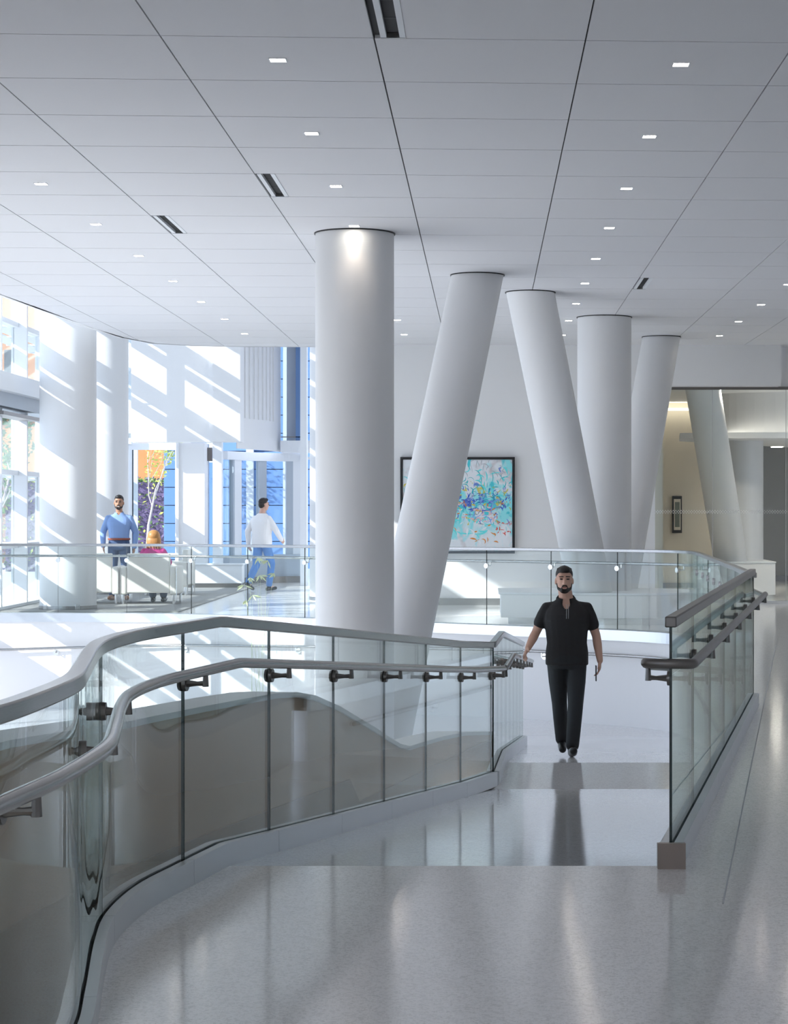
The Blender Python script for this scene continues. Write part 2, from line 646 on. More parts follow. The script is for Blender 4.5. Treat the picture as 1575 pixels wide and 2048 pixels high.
def panel_poly(i, k):
    x0, x1 = LX[i] + 0.005, LX[i + 1] - 0.005
    for vx, vr, n in VENTS:
        if abs(LX[i] - vx) < 0.1 and vr - n <= k < vr:
            x0 += 0.155
    g = 0.007
    return [(x0, row_y(k, x0) + g), (x1, row_y(k, x1) + g), (x1, row_y(k + 1, x1) - g), (x0, row_y(k + 1, x0) - g)]


field = MB()
for k in range(-18, 20):
    for i in range(len(LX) - 1):
        poly = clip(panel_poly(i, k), EPx)
        if len(poly) < 3: continue
        inview = k >= -2 and not (LX[i] > 0.16 * row_y(k, 0)) and k < 19
        if inview:
            o = MB().prism(poly, CEIL, CEIL + 0.022).build('panel', M_CEIL, ceiling)
        else:
            field.prism(poly, CEIL, CEIL + 0.022)
fo = field.build('panel_field', M_CEIL, ceiling)
fo['kind'] = 'stuff'
# white fascia closing the ceiling edge towards the tall glazed lobby
EDG = [(-6.25, -9), (-6.25, 22), (-6.24, 26.3), (-6.13, 28.0), (-6.0, 31.0), (-5.8, 32.8), (-5.5, 33.9), (-4.9, 34.4), (-4.0, 34.6), (-1.9, 34.66)]
tag(MB().ribbon(EDG, -0.03, 0.05, [CEIL + 0.0] * len(EDG), [8.0] * len(EDG)).build('wall_upper', M_WHITE), 'white upper wall above the ceiling edge in the tall lobby', kind='structure')
tag(MB().box(-9.0, -1.6, 20, 47.2, 8.0, 8.25).build('ceiling_lobby', M_WHITE), 'white roof of the tall lobby', kind='structure')

# slot diffusers
VLAB = ['black slot air diffuser at the top edge of the picture', 'slot air diffuser above and left of the thick front column',
        'slot air diffuser left of centre, farther along the ceiling', 'small dark slot air diffuser above the far right columns']
for (vx, vr, n), lab in zip(VENTS, VLAB):
    x0 = vx + 0.008
    y0, y1 = row_y(vr - n, vx), row_y(vr, vx) - 0.012
    e = empty('slot_diffuser', (x0 + .075, (y0 + y1) / 2, CEIL), lab, 'air vent', 'ceiling slot diffusers')
    MB().box(x0, x0 + .15, y0, y1, CEIL + .07, CEIL + .08).box(x0 + .052, x0 + .098, y0 + .01, y1 - .01, CEIL + .03, CEIL + .07).build('plenum', M_BLACK, e)
    MB().box(x0, x0 + .035, y0, y1, CEIL - .004, CEIL + .07).box(x0 + .112, x0 + .147, y0, y1, CEIL - .004, CEIL + .07).build('flange', M_MULL, e)
    MB().box(x0, x0 + .147, y1 - .02, y1, CEIL - .006, CEIL + .07).build('end_cap', M_STEEL, e)
    for q in range(1, 3 * n):
        MB().box(x0 + .035, x0 + .112, y0 + (y1 - y0) * q / (3 * n), y0 + (y1 - y0) * q / (3 * n) + .012, CEIL + .02, CEIL + .05).build('blade', M_BLACK, e)


# recessed square lights
def side_word(X):
    return {-6: 'far left row', -4: 'left row', -1: 'row above the thick front column', 1: 'row right of centre', 4: 'far right row'}[round(X) if round(X) in (-6, -4, -1, 1, 4) else -4]


cnt = {}
lamp_proto = None
for col in range(-3, 2):
    X = 1.212 + 2.485 * col + 0.0
    for k in range(-2, 10):
        Y = row_y(0.5 + 2 * k, X)
        if Y > 34.0 or (X < -5.9) or Y < 11.2 or (-2 < X < 0 and 20.5 < Y < 28.5): continue
        inside = clip([(X - .1, Y - .1), (X + .1, Y - .1), (X + .1, Y + .1), (X - .1, Y + .1)], EPx)
        if len(inside) < 4 or math.dist(inside[0], inside[2]) < 0.25: continue
        if X / Y > 0.16 and Y > 9: continue
        key = side_word(X)
        cnt[key] = cnt.get(key, 0) + 1
        ordn = ['nearest', 'second', 'third', 'fourth', 'fifth', 'sixth', 'seventh', 'eighth', 'ninth', 'tenth', 'eleventh', 'twelfth', 'last'][cnt[key] - 1]
        lab = 'square recessed ceiling light, %s from the camera in the %s' % (ordn, key)
        if lamp_proto is None:
            e = empty('recessed_light', (X, Y, CEIL))
            r, t = 0.047, 0.008
            z0 = CEIL - 0.004
            MB().box(X - r - t, X - r, Y - r - t, Y + r + t, z0, CEIL).box(X + r, X + r + t, Y - r - t, Y + r + t, z0, CEIL)\
                .box(X - r, X + r, Y - r - t, Y - r, z0, CEIL).box(X - r, X + r, Y + r, Y + r + t, z0, CEIL).build('trim_ring', M_MULL, e)
            MB().box(X - r, X + r, Y - r, Y + r, CEIL - .003, CEIL - .0005).build('lens', M_LAMP, e)
            ld = bpy.data.lights.new('downlight', 'SPOT')
            ld.energy = 3.5
            ld.color = (1.0, 0.82, 0.66)
            ld.spot_size = math.radians(95)
            ld.spot_blend = 0.8
            ld.shadow_soft_size = 0.05
            lo = bpy.data.objects.new('downlight_beam', ld)
            COL.objects.link(lo)
            lo.parent = e
            lo.location = (0, 0, -0.02)
            lamp_proto = e
        else:
            e = copy_tree(lamp_proto)
            e.location = (X, Y, CEIL)
        tag(e, lab, 'ceiling light', 'recessed square lights')

# ------------------------------------------------------------------ columns
def column(name, base, top, r, label, tilt=False, ring=True, seg=56, sub=None):
    e = empty(name, base, label, 'column', 'white round columns')
    mb = MB()
    b, t = Vector(base), Vector(top)
    n = 14
    vs = []
    for j in range(n + 1):
        c = b.lerp(t, j / n)
        for i in range(seg):
            a = 2 * PI * i / seg
            vs.append((c.x + math.cos(a) * r, c.y + math.sin(a) * r, c.z))
    fs = [(j * seg + i, j * seg + (i + 1) % seg, (j + 1) * seg + (i + 1) % seg, (j + 1) * seg + i) for j in range(n) for i in range(seg)]
    fs += [tuple(range(seg - 1, -1, -1)), tuple(range(n * seg, (n + 1) * seg))]
    mb.add(vs, fs)
    o = mb.build('shaft', M_COLUMN, e)
    shade_auto(o)
    if ring:
        c = b.lerp(t, (CEIL - b.z) / (t.z - b.z))
        rg = MB()
        vs = []
        for z, rr in ((CEIL - .012, r + .001), (CEIL - .012, r + .012), (CEIL + .0005, r + .012), (CEIL + .0005, r + .001)):
            for i in range(seg):
                a = 2 * PI * i / seg
                vs.append((c.x + math.cos(a) * rr, c.y + math.sin(a) * rr, z))
        fs = [(k * seg + i, k * seg + (i + 1) % seg, ((k + 1) % 4) * seg + (i + 1) % seg, ((k + 1) % 4) * seg + i) for k in range(4) for i in range(seg)]
        rg.add(vs, fs).build('reveal_ring', M_BLACK, e)
    return e


C1 = Vector((-1.302, 20.46, 0)); C4 = Vector((1.70, 29.3, 0)); C7 = Vector((4.76, 38.1, 0))
TD = Vector((1.16, 3.46, 0))
column('round_column', (C1.x, C1.y, low_z(C1.x)), (C1.x, C1.y, CEIL + .01), 0.392, 'thick upright white column nearest the camera, lit by a ceiling light')
jb = lambda c, z: (c.x, c.y, z)


def lean(c, top, zf, zm):
    """leaning column that would meet the upright one at height zm, cut at floor zf"""
    c = Vector((c.x, c.y, zm)); t = Vector(top)
    k = (zf - zm) / (t.z - zm)
    return c.lerp(t, k), t


b, t = lean(C1, (-0.09, 24.06, CEIL + .01), low_z(-.9), -2.0)
column('leaning_column', b, t, 0.308, 'white column leaning right, just right of the thick front column')
b, t = lean(C4, (0.567, 25.95, CEIL + .01), 0.44, -0.6)
column('leaning_column', b, t, 0.308, 'white column leaning left, just above and behind the walking man')
column('round_column', (C4.x, C4.y, 0.44), (C4.x, C4.y, CEIL + .01), 0.385, 'upright white column rising from the middle of the low white bench')
b, t = lean(C4, (2.80, 32.6, CEIL + .01), 0.44, -0.6)
column('leaning_column', b, t, 0.30, 'white column leaning right, farthest one in front of the inner glass wall')
b, t = lean(C7, (3.60, 35.0, CEIL + .01), 0.66, -0.6)
column('leaning_column', b, t, 0.305, 'white column leaning left behind the inner glass wall', ring=False)
column('round_column', (C7.x, C7.y, 0.66), (C7.x, C7.y, 2.88), 0.40, 'short upright white column behind the inner glass wall', ring=False)
# tall lobby columns
for (X, Y, r, lab) in ((-6.63, 32.6, 0.445, 'tall white column striped with sunlight at the left edge'),
                       (-7.15, 38.6, 0.43, 'tall sunlit white column behind the standing man in the blue shirt'),
                       (-2.63, 36.0, 0.45, 'tall white column mostly hidden behind the thick front column')):
    e = column('lobby_column', (X, Y, 0.0), (X, Y, 8.0), r, lab, ring=False)
    MB().cone((X, Y, 0.014), (X, Y, 0.075), r + .012, r + .012, 48).build('base_ring', M_STEEL, e)
    for da in (-0.75, 0.45):
        a = -PI / 2 + da
        for q in range(5):
            aa = a + q * 0.035
            MB().cone((X + math.cos(aa) * (r + .014), Y + math.sin(aa) * (r + .014), .02), (X + math.cos(aa) * (r + .014), Y + math.sin(aa) * (r + .014), .10), .006, .006, 6).build('base_vent', M_CHROME, e)

# ------------------------------------------------------------------ walls of the back of the hall
wb = MB().box(-1.9, 2.83, 34.2, 34.4, 0, CEIL)
wall_back = tag(wb.build('wall_back', M_WHITE), 'white back wall with the abstract painting', kind='structure')
tag(MB().box(-1.9, 2.83, 34.175, 34.2, 0.0, 0.115).build('baseboard_back', M_STEEL), 'metal baseboard along the white back wall', kind='structure')
tag(MB().box(-1.95, -1.75, 34.4, 46.8, 0, 8).build('wall_lobby', M_WHITE), 'white side wall of the tall lobby', kind='structure')
tag(MB().box(2.83, 4.93, 34.2, 34.55, 3.66, CEIL).box(4.93, 9.0, 34.6, 34.9, 3.66, CEIL).build('wall_bulkhead', M_WHITE), 'white bulkhead above the inner glass wall', kind='structure')
tag(MB().box(7.6, 7.8, -9, 34.6, 0, CEIL).build('wall_right', M_WHITE), 'white side wall beyond the right edge of the picture', kind='structure')
tag(MB().box(2.83, 3.0, 34.66, 42.0, 0, 3.8).build('wall_room_left', M_BEIGE), 'beige side wall inside the room behind glass', kind='structure')
tag(MB().box(2.83, 4.95, 41.9, 42.1, 0, 3.8).build('wall_room', M_BEIGE), 'beige wall with the small dark framed picture', kind='structure')
tag(MB().box(4.95, 9, 46, 46.2, 0, 3.8).box(4.9, 5.0, 42.1, 46, 0, 3.8).build('wall_room_back', M_GREY), 'grey far wall behind the glass room', kind='structure')
tag(MB().box(4.95, 9, 45.95, 46, 0, 0.12).box(3.0, 4.95, 41.85, 41.9, 0, .1).build('baseboard_room', M_STEELD), 'dark baseboard of the glass room', kind='structure')
tag(MB().box(2.9, 9.2, 34.7, 46.2, 3.78, 3.9).build('ceiling_room', M_WHITE), 'white ceiling of the room behind the inner glass wall', kind='structure')
tag(MB().box(9.0, 9.2, 34.6, 46.2, 0, 3.8).build('wall_room_right', M_WHITE), 'white right wall of the glass room', kind='structure')
# drum over the reception: thin shelf with a white curved upper wall
cv = [(3.50 + 0.0, 36.9), (4.4, 36.62), (5.6, 36.6), (7.2, 36.9), (8.9, 37.4)]
shelf = MB().prism(catmull(cv, 6) + [(8.95, 45.8), (3.62, 38.3)], 2.87, 2.975)
tag(shelf.build('soffit_shelf', M_WHITE), 'thin white curved shelf soffit inside the glass room', 'soffit', kind='structure')
cu = catmull([(4.15, 39.4), (4.6, 38.5), (5.6, 38.1), (7.2, 38.2), (8.9, 38.6)], 6)
tag(MB().ribbon(cu, -.1, .05, [2.975] * len(cu), [3.78] * len(cu)).build('soffit_drum', M_WHITE), 'white curved upper wall above the thin shelf', 'soffit', kind='structure')
ce = MB().box(3.02, 4.9, 41.6, 41.85, 3.62, 3.66)
tag(ce.build('cove_light', emit('cove_glow', (1, .9, .74), 1.6)), 'warm glowing cove light at the top of the beige wall', 'light')

# inner glass wall with dotted band
gw = empty('glass_partition', (5.4, 34.5, 0), 'frameless inner glass wall with a band of white dots', 'glass wall', kind='thing')
pj = [2.84, 3.83, 5.07, 6.3, 7.5]
for a, b in zip(pj, pj[1:]):
    MB().box(a + .003, b - .003, 34.58, 34.592, 0.05, 3.62).build('pane', M_GLASSL, gw)
for a in pj[1:-1]:
    MB().box(a - .004, a + .004, 34.578, 34.594, 0.05, 3.62).build('joint', M_GREY, gw)
MB().box(2.83, 7.6, 34.55, 34.62, 3.615, 3.665).build('head_channel', M_STEELD, gw)
MB().box(2.83, 7.6, 34.54, 34.63, 0.0, 0.055).build('sill_channel', M_CHROME, gw)
dots = MB()
x = 2.86
k = 0
while x < 7.4:
    for j in range(3):
        cx, cz = x + (0.022 if j % 2 else 0), 1.535 + j * 0.022
        s = 0.0125 - 0.002 * abs(j - 1)
        dots.add([(cx - s, 34.577, cz), (cx, 34.577, cz - s), (cx + s, 34.577, cz), (cx, 34.577, cz + s)], [(0, 1, 2, 3)])
    x += 0.044
do = mk('dot_band', dots.v, dots.f, pbr('white_film', (.85, .87, .87), .5), gw, fix=False)
do['kind'] = 'stuff'

# ------------------------------------------------------------------ left glazed wall with fins, transoms and sunshades
wall_l = MB().box(-7.95, -7.7, -0.1, 26.2, 2.1, CEIL + .2).box(-7.95, -7.7, -0.1, 13.76, -1.8, 2.1).box(-7.95, -7.7, 13.76, 26.2, -1.8, -1.55).box(-7.95, -6.2, -9, 26.2, CEIL + .3, 8.2)  # out of view; length set to keep direct sun off columns and ramp
tag(wall_l.build('sunblock_wall', M_WHITE), 'unseen solid white wall on the left, its length set to block the sun', kind='structure')
tag(MB().box(-7.95, 7.8, -9.2, -9, -.1, CEIL + .3).build('wall_rear', M_WHITE), 'white wall behind the camera', kind='structure')
w3 = tag(MB().box(-7.9, -7.75, -9, -0.1, -.05, .05).build('added_window_rear', M_MULL), 'large glazing added on the left behind the camera to bring in bounced sun', kind='structure')  # unseen window added so sunlit floor bounces light into the near hall
for k in range(6):
    MB().box(-7.9, -7.7, -9 + k * 1.77, -8.94 + k * 1.77, .05, CEIL + .3).build('fin', M_MULL, w3)
    if k < 5: MB().box(-7.83, -7.82, -8.94 + k * 1.77, -9 + (k + 1) * 1.77, .05, CEIL + .3).build('pane', M_GLASSL, w3)
w4 = tag(MB().box(-7.9, -7.75, 13.76, 26.2, 2.04, 2.1).build('added_window_low', M_MULL), 'low band of glazing added along the lower level to bounce sun upward', kind='structure')  # unseen glazing added so sun on the lower floor lights the ceiling
for k in range(1, 9):
    MB().box(-7.9, -7.7, 12.0 + k * 1.76, 12.06 + k * 1.76, -1.55, 2.04).build('fin', M_MULL, w4)
    if k < 8: MB().box(-7.83, -7.82, 12.06 + k * 1.76, 12.0 + (k + 1) * 1.76, -1.55, 2.04).build('pane', M_GLASSL, w4)
cwl = tag(MB().box(-7.95, -7.6, 31.5, 45.5, -1.8, 0.06).box(-7.95, -7.7, 26.2, 31.5, -1.8, -1.55).build('window_1', M_MULL), 'tall glazed wall on the left with white fins and crossbars', kind='structure')
FIN_Y = [22.7 + 1.8 * k + 0.2 for k in range(13)]
FIN_Y = [34.0 + 1.8 * (k - 4) for k in range(11)]
LEVELS = [1.0, 2.2, 4.65, 5.9, 7.1]
for y in FIN_Y:
    if y < 45.4:
        MB().box(-7.85, -7.59, y - .035, y + .035, 0.06 if y > 31.5 else -1.55, 8.0).build('fin', M_MULL, cwl)
for y0, y1 in zip(FIN_Y, FIN_Y[1:]):
    lv = [0.06 if y1 > 31.6 else -1.55] + [1.0, 2.2, 3.5, 4.65, 5.9, 7.1] + [8.0]
    for a, b in zip(lv, lv[1:]):
        MB().box(-7.815, -7.803, y0 + .035, min(y1, 45.4) - .035, a + .03, b - .03).build('pane', M_WGLASS, cwl)
for z in LEVELS:
    MB().box(-7.87, -7.73, FIN_Y[0], 45.3, z - .04, z + .04).build('transom', M_MULL, cwl)
    MB().box(-8.27, -7.93, FIN_Y[0], 45.3, z - .025, z + .0).build('sunshade_blade', M_MULL, cwl)
    MB().box(-8.78, -8.40, FIN_Y[0], 45.3, z - .025, z + .0).build('sunshade_blade', M_MULL, cwl)
    for y in FIN_Y:
        if z > 2 and y < 45.2:
            MB().box(-8.78, -7.85, y - .012, y + .012, z - .05, z - .025).build('sunshade_arm', M_MULL, cwl)
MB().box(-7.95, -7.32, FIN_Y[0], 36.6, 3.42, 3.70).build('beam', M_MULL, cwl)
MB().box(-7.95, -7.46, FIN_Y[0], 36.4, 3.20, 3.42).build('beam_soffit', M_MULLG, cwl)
tag(MB().box(-7.72, -7.42, 31.6, 34.2, 3.06, 3.12).build('linear_heater', M_STEELD), 'dark slim linear fixture under the beam of the glazed wall', 'fixture')

# ------------------------------------------------------------------ far lobby front: drums, window, curved vestibule
fac = empty('entrance_vestibule', (-5.4, 43.5, 0), 'entrance front with white drum panels above blue glazing', 'entrance', kind='structure')


def bx(name, xa, xb, ya, yb, Y0, Y1, m, parent, bev=0):
    """box between photo columns xa..xb and rows ya..yb on the plane Y0, reaching back to Y1"""
    X0, _, Z1 = PX(xa, ya, Y0)
    X1, _, Z0 = PX(xb, yb, Y0)
    o = MB().box(X0, X1, Y0, Y1, Z0, Z1).build(name, m, parent)
    if bev: bevel(o, bev)
    return o


def bz(name, xa, xb, z0, z1, Y0, Y1, m, parent):
    return MB().box((xa - 970) / FPX * Y0, (xb - 970) / FPX * Y0, Y0, Y1, z0, z1).build(name, m, parent)


HD = 2.985
bz('drum_panel', 262, 417, HD, 8.0, 42.0, 42.5, M_WHITE, fac)
bz('drum_panel', 417, 425, HD, 8.0, 41.92, 42.4, M_WHITE, fac)
bz('drum_panel', 425, 480, HD, 8.0, 41.75, 42.4, M_WHITE, fac)
# fluted drum panel, curved away
cf = catmull([PX(474, 0, 42.3)[:2], PX(500, 0, 42.9)[:2], PX(530, 0, 43.7)[:2], PX(561, 0, 44.8)[:2]], 10)
MB().ribbon(cf, -0.02, 0.0, [2.86] * len(cf), [8.0] * len(cf)).build('drum_fascia', M_WHITE, fac)
for q in range(9):
    pth = slice_path(cf, 0.1 + q * .235, 0.1 + q * .235 + .11)
    if len(pth) > 1:
        MB().ribbon(pth, 0.0, 0.03, [3.5 + .0 * q] * len(pth), [8.0] * len(pth)).build('flute', M_WHITE, fac)
bz('pier', 353, 409, 0, HD, 42.6, 43.1, M_WHITE, fac)
bz('pier_edge', 352, 357, 0, HD, 42.55, 42.6, M_MULL, fac)
bz('post', 425, 443, 0, HD, 42.0, 42.25, M_MULL, fac)
bz('slot_frame', 413, 417, 0, HD, 43.4, 43.5, M_MULLG, fac)
bz('door_closer', 408, 424, 2.62, 2.9, 43.0, 43.2, M_STEELD, fac)
bz('slot_pane', 409, 425, 0, 2.6, 43.5, 43.51, M_BGLASS, fac)
# window with the birch outside
wn2 = tag(bz('window_2', 255, 353, 2.86, HD + .02, 43.2, 43.32, M_MULL, None), 'tall window with the birch tree outside, beside the standing man', kind='structure')
bz('frame', 257, 264, 0, 2.86, 43.2, 43.32, M_MULL, wn2)
bz('frame', 264, 265.2, 0, 2.86, 43.2, 43.3, M_BLACK, wn2)
bz('frame', 350, 354, 0, 2.86, 43.2, 43.32, M_MULL, wn2)
bz('frame', 264, 350, 0, 0.12, 43.2, 43.32, M_MULL, wn2)
bz('frame', 264, 350, 0.62, 0.68, 43.2, 43.32, M_MULL, wn2)
bz('pane', 264, 350, 0.12, 2.86, 43.26, 43.27, M_WGLASS, wn2)
# curved glazing
cg = catmull([PX(443, 0, 43.4)[:2], PX(490, 0, 44.4)[:2], PX(545, 0, 45.0)[:2], PX(604, 0, 45.2)[:2]], 10)
MB().ribbon(cg, 0.0, 0.14, [2.66] * len(cg), [2.84] * len(cg)).build('header', M_MULL, fac)
MB().ribbon(cg, 0.0, 0.18, [0.0] * len(cg), [0.62] * len(cg)).build('plinth', M_MULLG, fac)
MB().ribbon(cg, 0.18, 0.22, [0.0] * len(cg), [0.14] * len(cg)).build('plinth_base', M_STEELD, fac)


def cg_at(px):
    u = (px - 970) / FPX
    for s in range(0, 400):
        p = slice_path(cg, 0, max(.001, path_len(cg) * s / 400))[-1]
        if p[0] / p[1] >= u: return path_len(cg) * s / 400
    return path_len(cg)


for a, b, m in ((456, 459, M_MULLG), (459, 473, M_MULL), (510, 526, M_MULLG), (570, 584, M_MULLG), (584, 604, M_MULL)):
    pth = slice_path(cg, cg_at(a), cg_at(b))
    MB().ribbon(pth, 0.02, 0.12, [0.62] * len(pth), [2.66] * len(pth)).build('mullion', m, fac)
for a, b in ((443, 456), (473, 510), (526, 570)):
    pth = slice_path(cg, cg_at(a), cg_at(b))
    MB().ribbon(pth, 0.06, 0.068, [0.62] * len(pth), [2.66] * len(pth)).build('pane', M_WGLASS, fac)
# upper glazing right of the drum
bz('post', 600, 613, 0, 8.0, 43.0, 43.3, M_MULL, fac)
bz('mullion', 573, 591, 3.1, 8.0, 44.9, 45.2, M_MULLG, fac)
bz('mullion', 591, 600, 3.1, 8.0, 44.6, 44.9, M_CLAD, fac)
bz('beam', 561, 626, 2.84, 3.10, 44.5, 45.0, M_MULL, fac)
bz('ledge_rail', 561, 600, 3.17, 3.19, 44.6, 44.62, M_STEELD, fac)
bz('pane', 561, 573, 3.1, 8.0, 45.0, 45.01, M_WGLASS, fac)
bz('frame', 612, 632, 0.0, 0.3, 45.0, 45.2, M_MULL, fac)
bz('frame', 600, 632, 2.70, 2.76, 45.0, 45.1, M_MULL, fac)
bz('pane', 612, 632, 0.3, 2.7, 45.05, 45.06, M_WGLASS, fac)
bz('pane', 612, 632, 3.1, 8.0, 45.05, 45.06, M_WGLASS, fac)
# wall to the far left above the window
bz('pane', 250, 262, 3.1, 8.0, 43.0, 43.01, M_WGLASS, fac)
bz('beam', 245, 262, 2.98, 3.2, 43.0, 43.2, M_MULL, fac)
tag(MB().box(-2.6, -1.7, 45.2, 45.6, 0, 8).build('wall_lobby_end', M_WHITE), 'white end wall of the tall lobby', kind='structure')
wbn = empty('wall_bench', (-5.7, 42.2, 0), 'long low white bench in front of the blue glazing', 'bench')
bevel(bz('seat_block', 372, 484, 0.10, 0.47, 41.6, 42.0, M_WHITE, wbn), .012)
bz('toe_recess', 374, 482, 0.0, 0.10, 41.64, 41.97, M_STEELD, wbn)
bz('top_slab', 370, 486, 0.47, 0.50, 41.58, 42.0, M_WHITE, wbn)

# ------------------------------------------------------------------ outside: clad building, terracotta building, trees
clad = empty('clad_building', (-4.5, 50.2, 0), 'blue metal clad building wall close outside the glazing', 'building')
MB().box(-7.85, -3.4, 50.25, 50.6, -0.06, 9).build('wall_core', M_DARK, clad)
ph = 0.442
xs = [-7.87, -7.3, -6.72, -5.75, -4.85, -3.95, -3.42]
proto = None
for r in range(20):
    for a, b in zip(xs, xs[1:]):
        z0 = -0.06 + r * ph
        MB().box(a + .004, b - .004, 50.2, 50.27, z0 + .010, z0 + ph - .010).build('cladding_panel', M_CLAD, clad)
for a in xs[1:-1]:
    MB().box(a - .09, a + .09, 50.08, 50.2, -.06, 9).build('fin', M_MULLG, clad)
terra = empty('terracotta_building', (-9, 66, 0), 'orange terracotta building seen through the window behind the birch', 'building')
MB().box(-15.5, -2, 64, 70, -.06, 2.5).build('wall', M_BRICK, terra)
MB().box(-15.5, -2, 63.8, 70, 2.5, 4.6).build('terracotta_band', M_ORANGE, terra)
MB().box(-15.7, -1.8, 63.4, 70, 4.6, 4.75).build('cornice', M_BRICK, terra)
MB().box(-15.5, -2, 64, 70, 4.75, 9).build('upper_wall', M_ORANGE, terra)
for q in range(12):
    MB().box(-15 + q * 1.1, -14.4 + q * 1.1, 63.95, 64.02, 5.2, 6.6).build('window', M_BLACK, terra)


def leaf_cloud(mb, centre, rad, n, size, mi=0, flat=0.6):
    for _ in range(n):
        while True:
            p = Vector((random.uniform(-1, 1), random.uniform(-1, 1), random.uniform(-1, 1)))
            if p.length < 1: break
        p = Vector((p.x * rad[0], p.y * rad[1], p.z * rad[2])) + Vector(centre)
        u = Vector((random.gauss(0, 1), random.gauss(0, 1), random.gauss(0, flat))).normalized()
        w = u.cross(Vector((random.gauss(0, 1), random.gauss(0, 1), random.gauss(0, 1)))).normalized()
        s = size * random.uniform(.6, 1.3)
        mb.add([p - u * s, p - w * s * .45, p + u * s, p + w * s * .45], [(0, 1, 2, 3)], mi)


def tree(loc, h, label, spread=1.0, nleaf=300, lsize=.05, leafm=M_LEAFY, bark=M_BARK, seed=1, lean_=0.0):
    random.seed(seed)
    e = empty('tree', loc, label, 'tree')
    br = MB(); tips = []

    def grow(p, d, L, r, depth):
        pts, rs = [p], [r]
        q = p.copy()
        for s in range(5):
            d = (d + Vector((random.gauss(0, .10), random.gauss(0, .10), .03))).normalized()
            q = q + d * L / 5
            pts.append(q.copy()); rs.append(r * (1 - .11 * (s + 1)))
            if depth >= 1: tips.append(q.copy())
        br.tube(pts, rs, 7 if depth < 2 else 5)
        if depth < 3:
            for k in range(3 if depth < 2 else 3):
                i = random.randint(2, 5)
                a = random.uniform(0, 2 * PI)
                nd = (d + Vector((math.cos(a), math.sin(a), .15)) * random.uniform(.45, .8) * spread).normalized()
                grow(pts[i], nd, L * random.uniform(.55, .8), rs[i] * .62, depth + 1)
    grow(Vector(loc), Vector((lean_, 0, 1)), h * .42, h * .0075 + .006, 0)
    o = br.build('trunk', bark, e); shade_auto(o, 60)
    lf = MB()
    for _ in range(nleaf):
        t = random.choice(tips)
        leaf_cloud(lf, t, (.16, .16, .12), 1, lsize)
    lo = mk('foliage', lf.v, lf.f, leafm, e, fix=False); lo['kind'] = 'stuff'
    return e


tree((-8.0, 48.6, -.06), 5.2, 'bare pale birch with a few yellow-green leaves outside the window', spread=.75, nleaf=700, lsize=.05, seed=4)
tree((-12.2, 50.0, -.06), 6.5, 'leafy green tree outside the left glazed wall', spread=1.0, nleaf=1500, lsize=.10, leafm=M_LEAFG, seed=8)
tree((-14.6, 57.0, -.06), 8.0, 'farther leafy tree outside beyond the left glazed wall', spread=1.1, nleaf=1500, lsize=.12, leafm=M_LEAFY, seed=12)


def hedge(name, x0, x1, y0, y1, z1, label, n, mats, sz):
    random.seed(n)
    e = empty(name, ((x0 + x1) / 2, (y0 + y1) / 2, -.06), label, 'hedge')
    MB().box(x0 + .1, x1 - .1, y0 + .15, y1 - .1, -.06, z1 - .12).build('inner_growth', M_LEAFP, e)
    mb = MB()
    for _ in range(n):
        leaf_cloud(mb, (random.uniform(x0, x1), random.uniform(y0, y0 + .25), random.uniform(0, z1) ** 1.0), (.08, .08, .08), 1, sz, random.choice([0, 0, 0, 1, 2]))
    for _ in range(n // 3):
        leaf_cloud(mb, (random.uniform(x0, x1), random.uniform(y0, y1), z1 - .08), (.1, .1, .1), 1, sz, random.choice([0, 1, 2]))
    me = bpy.data.meshes.new('foliage'); me.from_pydata(mb.v, [], mb.f)
    for p, i in zip(me.polygons, mb.m): p.material_index = i
    o = finish('foliage', me, e, mats); o['kind'] = 'stuff'
    return e


hedge('hedge', -13, -7.0, 55, 56, 2.45, 'dark purple and green hedge behind the birch', 5200, [M_LEAFP, M_LEAFG, M_LEAFY], .06)
hedge('hedge', -4.8, -3.2, 52.4, 53.2, 2.6, 'leafy green hedge seen in the gap beside the white lobby post', 1800, [M_LEAFG, M_LEAFY, M_LEAFG], .05)

# ------------------------------------------------------------------ railings
def joint_arcs(path, ys=None, pitch=1.15):
    if ys: return [arc_at_y(path, y) for y in ys]
    L = path_len(path)
    n = max(1, round(L / pitch))
    return [L * i / n for i in range(n + 1)]


def point_at(path, s):
    p = slice_path(path, max(0, s - .02), min(path_len(path), s + .02))
    m = ((p[0][0] + p[-1][0]) / 2, (p[0][1] + p[-1][1]) / 2)
    d = Vector((p[-1][0] - p[0][0], p[-1][1] - p[0][1])).normalized()
    return m, (d.y, -d.x), d


def bracket(parent, path, s, zfun, off, side=1, zr=.90, mat=None, both=True, name='bracket'):
    """disc on the glass, arm and saddle carrying the handrail"""
    (x, y), (nx, ny), d = point_at(path, s)
    z = zfun(x, y) + zr
    N = Vector((nx, ny, 0)) * side
    P = Vector((x, y, 0))
    b = MB()
    zd = z - 0.055
    b.cone(P + N * .004 + Vector((0, 0, zd)), P + N * .02 + Vector((0, 0, zd)), .034, .032, 18)
    if both:
        b.cone(P - N * .004 + Vector((0, 0, zd)), P - N * .016 + Vector((0, 0, zd)), .034, .030, 18)
    b.tube([P + N * .018 + Vector((0, 0, zd)), P + N * (off - .035) + Vector((0, 0, zd)), P + N * off + Vector((0, 0, zd + .002))], [.016, .0095, .012], 8)
    b.tube([P + N * off + Vector((0, 0, zd - .012)), P + N * off + Vector((0, 0, z - .012))], [.014, .011], 8)
    o = b.build(name, mat or M_STEELD, parent)
    shade_auto(o)
    return o


